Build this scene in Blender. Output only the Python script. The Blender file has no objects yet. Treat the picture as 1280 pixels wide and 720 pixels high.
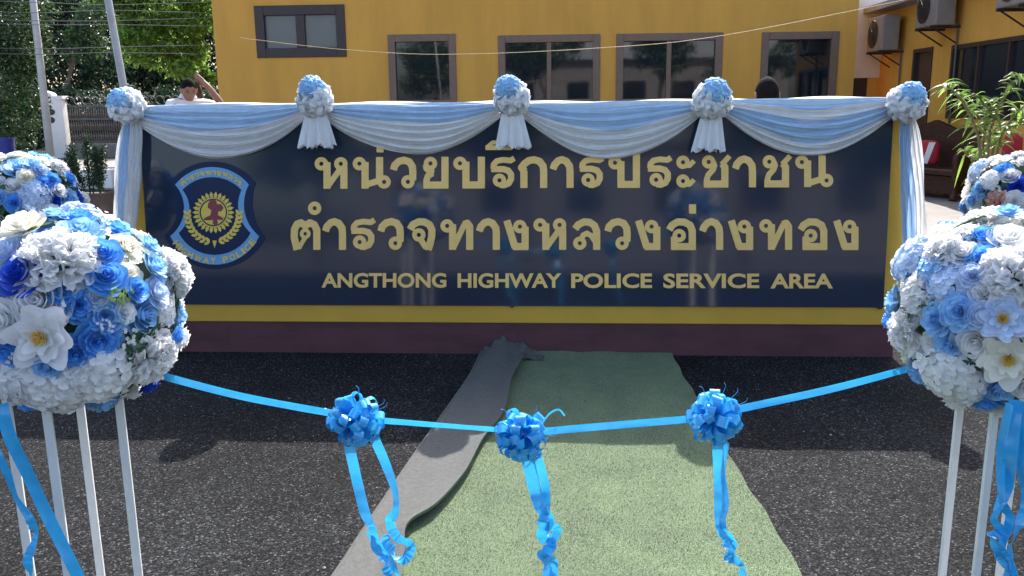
import bpy, bmesh, math, random
import numpy as np
from mathutils import Vector, Matrix, noise
PI = math.pi
sc = bpy.context.scene
COL = sc.collection
random.seed(7)
# ------------------------------------------------------------------ camera, world, sun, exposure
F_PX, TILT, ROLL, CAMZ = 1072.0, math.radians(12.1), math.radians(0.6), 1.55
Fv = Vector((0, math.cos(TILT), -math.sin(TILT)))
U0 = Vector((0, math.sin(TILT), math.cos(TILT)))
Rv = Vector((1, 0, 0)) * math.cos(ROLL) - U0 * math.sin(ROLL)
Uv = Vector((1, 0, 0)) * math.sin(ROLL) + U0 * math.cos(ROLL)
CAM = Vector((0, 0, CAMZ))
cd = bpy.data.cameras.new("camera")
cd.sensor_width = 36.0
cd.lens = F_PX / 1280 * 36
cd.clip_end = 1000
cam = bpy.data.objects.new("camera", cd)
COL.objects.link(cam)
cam.matrix_world = Matrix(((Rv.x, Uv.x, -Fv.x, 0), (Rv.y, Uv.y, -Fv.y, 0), (Rv.z, Uv.z, -Fv.z, CAMZ), (0, 0, 0, 1)))
sc.camera = cam

SUN_FROM = Vector((0.33, 1.50, 1.56)).normalized()
EL = math.asin(SUN_FROM.z)
AZ = math.atan2(SUN_FROM.x, SUN_FROM.y)
w = bpy.data.worlds.new("World")
sc.world = w
w.use_nodes = True
nt = w.node_tree
bg = nt.nodes["Background"]
sky = nt.nodes.new("ShaderNodeTexSky")
sky.sky_type = 'NISHITA'
sky.sun_disc = False
sky.sun_elevation = EL
sky.sun_rotation = AZ
sky.air_density = 1.0
sky.dust_density = 3.5
nt.links.new(sky.outputs[0], bg.inputs[0])
bg.inputs[1].default_value = 0.15
sl = bpy.data.lights.new("sun", 'SUN')
sl.energy = 3.9
sl.angle = math.radians(0.53)
sl.color = (1.0, 0.95, 0.87)
so = bpy.data.objects.new("sun", sl)
COL.objects.link(so)
so.rotation_euler = (-SUN_FROM).to_track_quat('-Z', 'Y').to_euler()
vs = sc.view_settings
vs.view_transform = 'Standard'
vs.look = 'None'
vs.exposure = 1.40
vs.gamma = 1.0
sc.cycles.max_bounces = 8
sc.cycles.transparent_max_bounces = 8

# ------------------------------------------------------------------ pixel helpers (photo px -> world)
def ray(px, py):
    return (Fv * F_PX + Rv * (px - 640) - Uv * (py - 360)).normalized()
def at(px, py, Y):
    r = ray(px, py)
    return CAM + r * (Y / r.y)
def ground(px, py, z=0.0):
    r = ray(px, py)
    return CAM + r * ((z - CAMZ) / r.z)
def hit(px, py, p0, n):
    r = ray(px, py)
    return CAM + r * ((p0 - CAM).dot(n) / r.dot(n))

# ------------------------------------------------------------------ scene helpers
ORG = {}
def tag(o, label=None, cat=None, group=None, kind=None):
    if label: o["label"] = label
    if cat: o["category"] = cat
    if group: o["group"] = group
    if kind: o["kind"] = kind
    return o
def empty(name, loc, label=None, cat=None, group=None, rz=0):
    o = bpy.data.objects.new(name, None)
    o.empty_display_size = 0.1
    COL.objects.link(o)
    o.location = loc
    o.rotation_euler = (0, 0, rz)
    ORG[o.name] = Vector(loc)
    return tag(o, label, cat, group)
def link_mesh(name, verts, faces, mats, parent=None, smooth=True, midx=None, world=True, origin=None):
    """mesh given in world coordinates (world=True) is stored relative to its parent / origin"""
    og = Vector((0, 0, 0))
    if parent is not None and world:
        og = ORG.get(parent.name, Vector((0, 0, 0)))
    elif origin is not None:
        og = Vector(origin)
    me = bpy.data.meshes.new(name)
    V = np.asarray([tuple(v) for v in verts], dtype=float)
    if len(V): V = V - np.array(tuple(og))
    me.from_pydata(V.tolist(), [], [tuple(f) for f in faces])
    if not isinstance(mats, (list, tuple)): mats = [mats]
    for m in mats: me.materials.append(m)
    if midx is not None: me.polygons.foreach_set("material_index", midx)
    me.polygons.foreach_set("use_smooth", [smooth] * len(me.polygons))
    me.update()
    o = bpy.data.objects.new(name, me)
    COL.objects.link(o)
    if parent is not None:
        o.parent = parent
        ORG[o.name] = og
    else:
        o.location = og
        ORG[o.name] = og
    return o
class MB:
    def __init__(s): s.v, s.f, s.m = [], [], []
    def add(s, verts, faces, mi=0):
        k = len(s.v)
        s.v += [Vector(v) for v in verts]
        s.f += [tuple(i + k for i in f) for f in faces]
        s.m += [mi] * len(faces)
    def box(s, c, d, M=None, mi=0, bev=0.0):
        """box centre c, full size d, optional 3x3 matrix M"""
        hx, hy, hz = d[0] / 2, d[1] / 2, d[2] / 2
        if bev <= 0:
            vs_ = [(x, y, z) for x in (-hx, hx) for y in (-hy, hy) for z in (-hz, hz)]
            fs = [(0, 1, 3, 2), (4, 6, 7, 5), (0, 4, 5, 1), (2, 3, 7, 6), (0, 2, 6, 4), (1, 5, 7, 3)]
        else:
            bm = bmesh.new()
            bmesh.ops.create_cube(bm, size=1)
            for v in bm.verts: v.co = Vector((v.co.x * d[0], v.co.y * d[1], v.co.z * d[2]))
            bmesh.ops.bevel(bm, geom=bm.edges[:], offset=bev, segments=2, profile=.5, affect='EDGES')
            bm.verts.index_update()
            vs_ = [v.co.copy() for v in bm.verts]
            fs = [tuple(v.index for v in f.verts) for f in bm.faces]
            bm.free()
        c = Vector(c)
        vs_ = [c + (M @ Vector(v) if M else Vector(v)) for v in vs_]
        s.add(vs_, fs, mi)
        return s
    def tube(s, pts, rad, n=8, mi=0, caps=True):
        pts = [Vector(p) for p in pts]
        rads = rad if isinstance(rad, (list, tuple)) else [rad] * len(pts)
        ring = []
        prev = None
        vs_ = []
        for i, p in enumerate(pts):
            t = (pts[min(i + 1, len(pts) - 1)] - pts[max(i - 1, 0)]).normalized()
            a = prev if prev else (Vector((0, 0, 1)) if abs(t.z) < .9 else Vector((1, 0, 0)))
            a = (a - t * a.dot(t)).normalized()
            b = t.cross(a)
            prev = a
            for k in range(n):
                q = 2 * PI * k / n
                vs_.append(p + (a * math.cos(q) + b * math.sin(q)) * rads[i])
        fs = []
        for i in range(len(pts) - 1):
            for k in range(n):
                fs.append((i * n + k, i * n + (k + 1) % n, (i + 1) * n + (k + 1) % n, (i + 1) * n + k))
        if caps:
            fs.append(tuple(range(n - 1, -1, -1)))
            fs.append(tuple(range((len(pts) - 1) * n, len(pts) * n)))
        s.add(vs_, fs, mi)
        return s
    def grid(s, fn, nu, nv, mi=0, closed=False):
        vs_ = [fn(i / nu, j / nv) for j in range(nv + 1) for i in range(nu + 1)]
        fs = [(j * (nu + 1) + i, j * (nu + 1) + i + 1, (j + 1) * (nu + 1) + i + 1, (j + 1) * (nu + 1) + i) for j in range(nv) for i in range(nu)]
        s.add(vs_, fs, mi)
        return s
    def sphere(s, c, r, nu=16, nv=10, fn=None, mi=0):
        c = Vector(c)
        r = Vector(r) if isinstance(r, (tuple, list)) else Vector((r, r, r))
        def f(u, v):
            a, b = 2 * PI * u, PI * v
            d = Vector((math.sin(b) * math.cos(a), math.sin(b) * math.sin(a), -math.cos(b)))
            k = fn(d) if fn else 1.0
            return c + Vector((d.x * r.x, d.y * r.y, d.z * r.z)) * k
        return s.grid(f, nu, nv, mi)
    def poly(s, pts, h, off, mi=0):
        """polygon pts (outline), front moved by off, extruded back by vector h"""
        n = len(pts)
        a = [Vector(p) + off for p in pts]
        b = [Vector(p) + off - h for p in pts]
        s.add(a + b, [tuple(range(n))] + [(i, i + n, (i + 1) % n + n, (i + 1) % n) for i in range(n)], mi)
        return s
    def build(s, name, mats, parent=None, smooth=True, world=True, origin=None):
        return link_mesh(name, s.v, s.f, mats, parent, smooth, s.m, world, origin)
def catmull(P, n):
    P = [Vector(p) for p in P]
    out = []
    for i in range(len(P) - 1):
        p0, p1, p2, p3 = P[max(i - 1, 0)], P[i], P[i + 1], P[min(i + 2, len(P) - 1)]
        for k in range(n):
            t = k / n
            out.append(.5 * ((2 * p1) + (p2 - p0) * t + (2 * p0 - 5 * p1 + 4 * p2 - p3) * t * t + (3 * p1 - p0 - 3 * p2 + p3) * t ** 3))
    out.append(P[-1])
    return out
def copy_tree(o, parent=None):
    c = o.copy()
    COL.objects.link(c)
    if parent is not None: c.parent = parent
    for ch in [x for x in COL.objects if x.parent == o]:
        copy_tree(ch, c)
    return c

# ------------------------------------------------------------------ materials
def pm(name, col, rough=.6, var=.12, vscale=6, bump=0, bscale=40, metal=0, spec=.5, trans=0, sheen=0, island=0, coat=0, detail=4, stretch=None, col2=None, bdist=.01):
    m = bpy.data.materials.new(name)
    m.use_nodes = True
    n, l = m.node_tree.nodes, m.node_tree.links
    b = n["Principled BSDF"]
    out = n["Material Output"]
    b.inputs["Roughness"].default_value = rough
    b.inputs["Metallic"].default_value = metal
    b.inputs["Specular IOR Level"].default_value = spec
    if sheen:
        b.inputs["Sheen Weight"].default_value = sheen
        b.inputs["Sheen Roughness"].default_value = .4
    if coat:
        b.inputs["Coat Weight"].default_value = coat
        b.inputs["Coat Roughness"].default_value = .08
    tc = n.new("ShaderNodeTexCoord")
    mp = n.new("ShaderNodeMapping")
    if stretch: mp.inputs["Scale"].default_value = stretch
    l.new(tc.outputs["Object"], mp.inputs[0])
    tx = n.new("ShaderNodeTexNoise")
    tx.inputs["Scale"].default_value = vscale
    tx.inputs["Detail"].default_value = detail
    tx.inputs["Roughness"].default_value = .6
    l.new(mp.outputs[0], tx.inputs["Vector"])
    rp = n.new("ShaderNodeValToRGB")
    c1 = [max(0, c * (1 - var)) for c in col]
    c2 = [min(1, c * (1 + var)) for c in (col2 or col)]
    rp.color_ramp.elements[0].position = .32
    rp.color_ramp.elements[1].position = .68
    rp.color_ramp.elements[0].color = (*c1, 1)
    rp.color_ramp.elements[1].color = (*c2, 1)
    l.new(tx.outputs["Fac"], rp.inputs[0])
    cs = rp.outputs[0]
    if island:
        g = n.new("ShaderNodeNewGeometry")
        mr = n.new("ShaderNodeMapRange")
        mr.inputs["To Min"].default_value = 1 - island
        mr.inputs["To Max"].default_value = 1 + island
        l.new(g.outputs["Random Per Island"], mr.inputs[0])
        mx = n.new("ShaderNodeVectorMath")
        mx.operation = 'SCALE'
        l.new(cs, mx.inputs[0])
        l.new(mr.outputs[0], mx.inputs["Scale"])
        cs = mx.outputs[0]
    l.new(cs, b.inputs["Base Color"])
    if bump:
        t2 = n.new("ShaderNodeTexNoise")
        t2.inputs["Scale"].default_value = bscale
        t2.inputs["Detail"].default_value = 6
        l.new(mp.outputs[0], t2.inputs["Vector"])
        bp = n.new("ShaderNodeBump")
        bp.inputs["Strength"].default_value = bump
        bp.inputs["Distance"].default_value = bdist
        l.new(t2.outputs["Fac"], bp.inputs["Height"])
        l.new(bp.outputs[0], b.inputs["Normal"])
    if trans:
        tr = n.new("ShaderNodeBsdfTranslucent")
        l.new(cs, tr.inputs[0])
        ms = n.new("ShaderNodeMixShader")
        ms.inputs[0].default_value = trans
        l.new(b.outputs[0], ms.inputs[1])
        l.new(tr.outputs[0], ms.inputs[2])
        l.new(ms.outputs[0], out.inputs[0])
    return m

def asphalt_mat():
    m = bpy.data.materials.new("asphalt")
    m.use_nodes = True
    n, l = m.node_tree.nodes, m.node_tree.links
    b = n["Principled BSDF"]
    tc = n.new("ShaderNodeTexCoord")
    vo = n.new("ShaderNodeTexVoronoi")
    vo.inputs["Scale"].default_value = 150
    l.new(tc.outputs["Object"], vo.inputs["Vector"])
    hs = n.new("ShaderNodeSeparateColor")
    l.new(vo.outputs["Color"], hs.inputs[0])
    rp = n.new("ShaderNodeValToRGB")
    e = rp.color_ramp.elements
    e[0].position, e[0].color = 0, (.009, .009, .011, 1)
    e[1].position, e[1].color = 1, (.22, .218, .215, 1)
    for p, c in ((.35, .016), (.70, .040), (.92, .068), (.98, .15)):
        k = e.new(p)
        k.color = (c * .93, c * .98, c * 1.06, 1)
    l.new(hs.outputs[0], rp.inputs[0])
    no = n.new("ShaderNodeTexNoise")
    no.inputs["Scale"].default_value = 1.3
    no.inputs["Detail"].default_value = 5
    l.new(tc.outputs["Object"], no.inputs["Vector"])
    mr = n.new("ShaderNodeMapRange")
    mr.inputs[1].default_value = .3
    mr.inputs[2].default_value = .7
    mr.inputs["To Min"].default_value = .34
    mr.inputs["To Max"].default_value = .70
    l.new(no.outputs["Fac"], mr.inputs[0])
    mx = n.new("ShaderNodeVectorMath")
    mx.operation = 'SCALE'
    l.new(rp.outputs[0], mx.inputs[0])
    l.new(mr.outputs[0], mx.inputs["Scale"])
    l.new(mx.outputs[0], b.inputs["Base Color"])
    b.inputs["Roughness"].default_value = .95
    b.inputs["Specular IOR Level"].default_value = .10
    n2 = n.new("ShaderNodeTexNoise")
    n2.inputs["Scale"].default_value = 130
    n2.inputs["Detail"].default_value = 3
    l.new(tc.outputs["Object"], n2.inputs["Vector"])
    ad = n.new("ShaderNodeMath")
    l.new(vo.outputs["Distance"], ad.inputs[0])
    l.new(n2.outputs["Fac"], ad.inputs[1])
    bp = n.new("ShaderNodeBump")
    bp.inputs["Strength"].default_value = .7
    bp.inputs["Distance"].default_value = .0045
    bp.invert = True
    l.new(ad.outputs[0], bp.inputs["Height"])
    l.new(bp.outputs[0], b.inputs["Normal"])
    return m
def turf_mat():
    m = pm("artificial_turf", (.06, .115, .06), .8, .5, 210, bump=1.0, bscale=300, sheen=.2, detail=3, col2=(.135, .19, .085), bdist=.010)
    n, l = m.node_tree.nodes, m.node_tree.links
    b = n["Principled BSDF"]
    src = b.inputs["Base Color"].links[0].from_socket
    tc = n.new("ShaderNodeTexCoord")
    no = n.new("ShaderNodeTexNoise")
    no.inputs["Scale"].default_value = 3.5
    no.inputs["Detail"].default_value = 6
    no.inputs["Roughness"].default_value = .65
    l.new(tc.outputs["Object"], no.inputs["Vector"])
    mr = n.new("ShaderNodeMapRange")
    mr.inputs[1].default_value = .3
    mr.inputs[2].default_value = .7
    mr.inputs["To Min"].default_value = .78
    mr.inputs["To Max"].default_value = 1.2
    l.new(no.outputs["Fac"], mr.inputs[0])
    mx = n.new("ShaderNodeVectorMath")
    mx.operation = 'SCALE'
    l.new(src, mx.inputs[0])
    l.new(mr.outputs[0], mx.inputs["Scale"])
    l.new(mx.outputs[0], b.inputs["Base Color"])
    return m
def glass_mat(name, col, rough=.03, spec=.8):
    return pm(name, col, rough, .05, 2, bump=.015, bscale=1.2, spec=spec, bdist=.05)

M = dict(
    asphalt=asphalt_mat(), turf=turf_mat(),
    concrete=pm("concrete", (.20, .185, .18), .85, .18, 2.2, bump=.3, bscale=60),
    turf_back=pm("carpet_backing", (.085, .088, .086), .95, .16, 55, bump=.8, bscale=300, bdist=.004, detail=8),
    yellow=pm("yellow_paint", (.56, .33, .033), .42, .06, 3, bump=.05, bscale=60),
    maroon=pm("maroon_paint", (.080, .022, .032), .55, .28, 3, bump=.2, bscale=50, stretch=(1, 1, 3), detail=8),
    navy=pm("navy_panel", (.020, .031, .058), .07, .10, 1.2, spec=.45),
    gold=pm("gold_letter", (.80, .56, .20), .38, .05, 20, metal=.3, spec=.4),
    emb_navy=pm("emblem_navy", (.006, .022, .075), .3, .05, 10, spec=.2),
    emb_blue=pm("emblem_blue", (.16, .38, .66), .3, .05, 10, spec=.3),
    emb_gold=pm("emblem_gold", (.78, .58, .10), .4, .06, 30),
    emb_maroon=pm("emblem_maroon", (.22, .03, .05), .35, .08, 30),
    cloth_white=pm("white_cloth", (.86, .87, .88), .8, .05, 14, bump=.25, bscale=120, trans=.28, sheen=.3, bdist=.002),
    cloth_blue=pm("pale_blue_cloth", (.50, .69, .90), .75, .07, 14, bump=.25, bscale=120, trans=.28, sheen=.3, bdist=.002),
    rosette_blue=pm("blue_organza", (.34, .62, .90), .7, .08, 14, trans=.25, sheen=.3),
    ribbon=pm("blue_satin_ribbon", (.040, .44, .86), .20, .10, 25, bump=.06, bscale=40, spec=1.0, trans=.27),
    facade=pm("ochre_wall_paint", (.66, .335, .055), .8, .10, 2.2, bump=.12, bscale=30, stretch=(1, 1, .22), detail=7),
    frame_dark=pm("dark_window_frame", (.035, .022, .022), .45, .1, 8),
    frame=pm("bronze_window_frame", (.17, .105, .075), .42, .1, 8),
    glass=glass_mat("window_glass", (.010, .014, .020)),
    glass_pale=glass_mat("pale_glass", (.12, .12, .12), .12, .5),  # paler and rougher than the glass of the other panes
    white_wall=pm("white_wall_paint", (.72, .70, .70), .8, .05, 2, bump=.1, bscale=30),
    white_metal=pm("white_painted_metal", (.76, .77, .74), .38, .05, 12, bump=.05, bscale=30),
    roof=pm("grey_roof_sheet", (.28, .29, .31), .6, .1, 2),
    ac=pm("ac_casing", (.21, .19, .18), .5, .12, 5),
    black=pm("black_plastic", (.018, .018, .02), .45, .1, 12),
    wood=pm("dark_rosewood", (.055, .024, .016), .45, .3, 9, stretch=(1, 1, 4), spec=.25),
    red=pm("red_fabric", (.42, .018, .03), .8, .12, 12),
    blue_plastic=pm("blue_plastic", (.012, .03, .22), .4, .08, 6),
    steel=pm("galvanised_pole", (.34, .36, .39), .5, .14, 7, metal=.3),
    pole=pm("concrete_pole", (.48, .49, .48), .85, .1, 5, bump=.2, bscale=40),
    fence=pm("weathered_fence", (.11, .10, .10), .7, .25, 6),
    pot=pm("brown_planter", (.085, .062, .052), .6, .12, 6),
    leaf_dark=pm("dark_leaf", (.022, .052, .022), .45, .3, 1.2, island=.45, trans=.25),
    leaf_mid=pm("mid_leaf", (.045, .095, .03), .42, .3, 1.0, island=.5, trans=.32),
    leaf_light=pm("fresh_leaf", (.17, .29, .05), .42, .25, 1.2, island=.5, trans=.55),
    leaf_gloss=pm("glossy_leaf", (.05, .10, .03), .28, .25, 1.4, island=.5, trans=.22),
    fibre=pm('turf_fibre', (.135, .205, .095), .6, .28, 3.2, island=.4, trans=.2, col2=(.22, .29, .14), detail=8),
    grit=pm('loose_grit', (.13, .13, .135), .9, .3, 30, island=.75),
    grass=pm('rough_grass', (.03, .05, .02), .9, .4, 3, bump=.5, bscale=20),
    bark=pm("bark", (.12, .09, .07), .9, .3, 6, bump=.5, bscale=30),
    stem=pm("plant_stem", (.20, .15, .07), .7, .25, 20),
    rock=pm("rubble", (.22, .15, .11), .9, .3, 5, bump=.5, bscale=20),
    cable=pm("cable", (.10, .10, .10), .6, .1, 5),
    cable_pale=pm("pale_cable", (.40, .30, .15), .6, .1, 5),
    skin=pm("skin", (.26, .13, .085), .5, .08, 20),
    hair=pm("black_hair", (.008, .008, .011), .9, .3, 60, spec=.08, bump=.5, bscale=120, stretch=(1, 1, .3)),
    shirt=pm("white_shirt", (.70, .68, .68), .85, .05, 8, bump=.3, bscale=14),
    dark_cloth=pm("dark_clothing", (.02, .022, .03), .85, .1, 8),
    foam=pm("floral_foam", (.03, .07, .03), .9, .2, 20),
    p_white=pm("white_petal", (.90, .90, .90), .6, .04, 5, trans=.4, island=.08),
    p_cream=pm("cream_petal", (.90, .88, .78), .6, .04, 5, trans=.4, island=.08),
    p_blue=pm("blue_petal", (.12, .42, .90), .55, .15, 4, trans=.3, island=.18, col2=(.16, .45, .9)),
    p_sky=pm("sky_blue_petal", (.28, .58, .93), .55, .15, 4, trans=.3, island=.15, col2=(.38, .62, .93)),
    p_pale=pm("pale_blue_petal", (.52, .66, .90), .55, .1, 4, trans=.3, island=.12, col2=(.66, .76, .94)),
    p_deep=pm("deep_blue_petal", (.022, .09, .60), .55, .2, 4, trans=.25, island=.2),
    p_peach=pm("peach_petal", (.80, .50, .40), .6, .1, 4, trans=.3, island=.1),
    stamen=pm("yellow_stamen", (.80, .50, .06), .6, .2, 60),
    f_leaf=pm("silk_leaf", (.035, .10, .045), .45, .2, 10, trans=.2, island=.2),
    f_lime=pm("lime_filler", (.30, .42, .12), .55, .2, 20, trans=.3, island=.3),
)

# ================================================================== GROUND
def sheet(name, x0, x1, y0, y1, z, m, nx=1, ny=1):
    b = MB().grid(lambda u, v: Vector((x0 + (x1 - x0) * u, y0 + (y1 - y0) * v, z)), nx, ny)
    return tag(b.build(name, m), kind="structure")
sheet("ground", -200, 200, -200, 260, -0.006, M['concrete'])
sheet("asphalt_road", -14, 14, -9, 6.4, 0.0, M['asphalt'])

# ================================================================== SIGN FRAME OF REFERENCE
G1, G2 = ground(220, 440), ground(1113, 447)
SU = (G2 - G1).normalized()
SB = Vector((-SU.y, SU.x, 0))                 # away from the camera
LEAN = math.radians(4.5)
SV = Vector((0, 0, 1)) * math.cos(LEAN) + SB * math.sin(LEAN)
SN = SU.cross(SV)                             # towards the camera
if SN.y > 0: SN = -SN
def S(s, t, d=0.0): return G1 + SU * s + SV * t + SN * d
def pS(px, py, d=0.0):
    h = hit(px, py, G1 + SN * d, SN) - (G1 + SN * d)
    return h.dot(SU), h.dot(SV)
def pW(px, py, d=0.0): return hit(px, py, G1 + SN * d, SN)

sign = empty("sign_board", (G1 + G2) / 2, "long yellow framed navy sign with gold Thai and English lettering and a police crest", "sign")
# main measures on the plane
sL, tPT = pS(178, 160); sR, _ = pS(1114, 153); _, tPB = pS(640, 382)
sL2, _ = pS(187, 379); sR2, _ = pS(1104.5, 384)
sL, sR = (sL + sL2) / 2, (sR + sR2) / 2
_, tYB = pS(640, 404)
_, tTOP = pS(640, 131)
sBL, sBR = sL - .075, sR + .10
RM = Matrix((SU, SB * 1.0, SV)).transposed()
BODY_D = .34
def sbox(mb, s0, s1, t0, t1, d0, d1, bev=0, mi=0):
    c = S((s0 + s1) / 2, (t0 + t1) / 2, (d0 + d1) / 2)
    Mx = Matrix((SU, SN, SV)).transposed()
    mb.box(c, (s1 - s0, d1 - d0, t1 - t0), Mx, mi, bev)
mb = MB(); sbox(mb, sBL, sBR, tYB, tTOP, -BODY_D, 0, .006); mb.build("sign_body", M['yellow'], sign, smooth=False)
mb = MB(); sbox(mb, sBL + .02, sBR - .02, -.03, tYB - .001, -BODY_D + .02, -.012); mb.build("plinth", M['maroon'], sign, smooth=False)
mb = MB(); sbox(mb, sL, sR, tPB, tTOP - .02, .003, .016, .003); panel = mb.build("name_panel", M['navy'], sign, smooth=False)
mb = MB()
for (px, py) in ((192, 374), (1099, 378), (640, 376)):
    s_, t_ = pS(px, py)
    sbox(mb, s_ - .012, s_ + .012, tPB - .01, tPB + .012, .017, .022)
mb.build("panel_clip", M['black'], sign, smooth=False)

# ------------------------------------------------------------------ stroke-drawn Thai glyphs (units: 130 = glyph height)
RG = 19
def ring(x, y, r=18.5, w=19): return ('r', x, y, r, w)
def ln(*p, w=30): return ('l', p, w)
GL = {
 'ho': [ring(28, 105), ln((52, 0), (52, 112)), ln((58, 14), (108, 84), w=24), ring(110, 105), ln((123, 0), (123, 92))],
 'no': [ring(30, 105), ln((54, 0), (54, 112)), ln((56, 16), (120, 36), w=26), ring(134, 28), ln((115, 36), (115, 133))],
 'wo': [ln((11, 78), (17, 98), (34, 114), (56, 119), (78, 112), (91, 92), (93, 70), (92, 34)), ring(72, 28)],
 'yo': [ring(37, 105), ln((17, 100), (19, 84), (32, 71), (52, 66), w=24), ln((46, 64), (26, 52), (20, 34), (20, 14), w=26), ln((7, 14), (112, 14)), ln((98, 0), (98, 133))],
 'bo': [ring(29, 105), ln((54, 0), (54, 112)), ln((40, 14), (133, 14)), ln((119, 0), (119, 133))],
 'po': [ring(29, 105), ln((54, 0), (54, 112)), ln((40, 14), (133, 14)), ln((119, 0), (119, 178))],
 'ro': [ln((102, 126), (86, 116), (54, 119), (28, 114), (15, 100), (13, 82), w=24), ln((4, 80), (54, 80), (76, 74), (88, 58), (88, 38), (78, 20), (58, 12), (40, 14), w=26), ring(39, 33)],
 'ko': [ln((20, 0), (20, 74)), ln((24, 70), (10, 86), (22, 102), (42, 116), (64, 119), (86, 112), (101, 92), (103, 70), (103, 0))],
 'aa': [ln((10, 78), (17, 98), (32, 114), (48, 119), (66, 112), (80, 92), (82, 70), (82, 0))],
 'ah': [ring(25, 106), ln((36, 92), (52, 92), (72, 112), w=20), ring(25, 27), ln((36, 13), (52, 13), (72, 33), w=20)],
 'cho': [ring(30, 107), ln((48, 108), (54, 92), (48, 74), (28, 52), (22, 34), (22, 14), w=24), ln((9, 14), (112, 14)), ln((98, 0), (98, 84), (88, 100)), ln((84, 96), (96, 108), (118, 132), w=22)],
 'to': [ln((26, 0), (14, 52), (15, 86), (26, 108), (42, 114), (61, 102), (80, 114), (98, 106), (109, 84), (109, 0)), ('r', 60, 68, 15, 15), ln((60, 52), (48, 32), (34, 6), w=18)],
 'cj': [ln((8, 86), (20, 106), (44, 118), (68, 118), (90, 106), (100, 84), (99, 56), (92, 24), (84, 0)), ln((84, 8), (72, 14), (52, 44), w=24), ring(45, 63)],
 'tho': [ring(27, 101), ln((50, 0), (50, 108)), ln((56, 14), (100, 108), w=24), ln((96, 106), (112, 112), (122, 98), (122, 0))],
 'ng': [ln((13, 124), (48, 10)), ln((38, 14), (104, 14)), ring(68, 98), ln((90, 0), (90, 98))],
 'lo': [ln((10, 88), (24, 106), (48, 118), (72, 116), (92, 102), (101, 78), (101, 0)), ring(30, 28), ln((36, 44), (44, 62), (60, 70), (78, 60), (98, 30), w=22)],
 'or': [ln((10, 84), (22, 104), (46, 118), (74, 117), (98, 104), (107, 80), (107, 0)), ln((18, 14), (118, 14)), ln((32, 0), (32, 56)), ring(52, 60)],
 'ek': [ln((15, 152), (15, 192), w=30)],
 'nik': [ring(100, 210)],
 'ii': [ln((-20, 170), (92, 170), w=20), ln((-14, 172), (10, 192), (44, 194), (86, 176), w=16)],
}
GW = dict(ho=140, no=162, wo=107, yo=112, bo=133, po=133, ro=102, ko=118, aa=96, ah=80, cho=120, to=123, cj=117, tho=138, ng=105, lo=117, **{'or': 122}, ek=30)
_gc = {}
def glyph_mesh(key, res=3.2):
    """clean union of strokes: signed distance on a grid, cells clipped at the contour"""
    if (key, res) in _gc: return _gc[(key, res)]
    xs = np.arange(-45, 190, res); ys = np.arange(-24, 240, res)
    X, Y = np.meshgrid(xs, ys)
    D = np.full(X.shape, 1e9)
    holes = []
    for st in GL[key]:
        if st[0] == 'r':
            _, cx, cy, r, w_ = st
            rr = np.hypot(X - cx, Y - cy)
            D = np.minimum(D, rr - (r + w_ / 2))
            holes.append((cx, cy, r - w_ / 2))
        else:
            _, pts, w_ = st
            for i in range(len(pts) - 1):
                a, b = np.array(pts[i], float), np.array(pts[i + 1], float)
                L = np.linalg.norm(b - a); d = (b - a) / L
                px, py = X - (a[0] + b[0]) / 2, Y - (a[1] + b[1]) / 2
                u, v = px * d[0] + py * d[1], -px * d[1] + py * d[0]
                qx, qy = np.abs(u) - L / 2, np.abs(v) - w_ / 2
                D = np.minimum(D, np.hypot(np.maximum(qx, 0), np.maximum(qy, 0)) + np.minimum(np.maximum(qx, qy), 0))
                if i > 0: D = np.minimum(D, np.hypot(X - a[0], Y - a[1]) - w_ / 2)
    for cx, cy, r in holes:
        D = np.maximum(D, r - np.hypot(X - cx, Y - cy))
    vid, V, F = {}, [], []
    def vert(k, p):
        if k not in vid:
            vid[k] = len(V); V.append(p)
        return vid[k]
    ny, nx = D.shape
    for j in range(ny - 1):
        for i in range(nx - 1):
            c = [(j, i), (j, i + 1), (j + 1, i + 1), (j + 1, i)]
            ds = [D[q] for q in c]
            if min(ds) >= 0: continue
            poly = []
            for k in range(4):
                a, b = c[k], c[(k + 1) % 4]
                da, db = ds[k], ds[(k + 1) % 4]
                if da < 0: poly.append(vert(a, (xs[a[1]], ys[a[0]])))
                if (da < 0) != (db < 0):
                    t = da / (da - db)
                    key2 = (min(a, b), max(a, b))
                    poly.append(vert(key2, (xs[a[1]] + (xs[b[1]] - xs[a[1]]) * t, ys[a[0]] + (ys[b[0]] - ys[a[0]]) * t)))
            if len(poly) >= 3: F.append(tuple(poly))
    # boundary edges for the thickness
    cnt = {}
    for f in F:
        for k in range(len(f)):
            e = (f[k], f[(k + 1) % len(f)])
            cnt[e] = cnt.get(e, 0) + 1
    bd = [e for e in cnt if (e[1], e[0]) not in cnt]
    _gc[(key, res)] = (V, F, bd)
    return _gc[(key, res)]
def put_glyph(mb, key, fn, res=3.2, thick=.003):
    """fn(x, y, d) -> world"""
    V, F, bd = glyph_mesh(key, res)
    n = len(V)
    top = [fn(x, y, thick) for x, y in V]
    bot = [fn(x, y, 0) for x, y in V]
    mb.add(top + bot, list(F) + [(a, a + n, b + n, b) for a, b in bd])
ZS = 1 / 3.366
def thai_line(seq, base, parent, name):
    mb = MB()
    for key, zx, origin in seq:
        px0 = origin + zx * ZS
        by = base(px0)
        sc_ = 0.984
        def fn(x, y, d, px0=px0, by=by):
            s, t = pS(px0 + x * ZS, by - y * ZS, .018)
            return S(s, t, .018 + d)
        put_glyph(mb, key, fn)
    return mb.build(name, M['gold'], parent, smooth=False)
A, B = 340, 720
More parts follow.
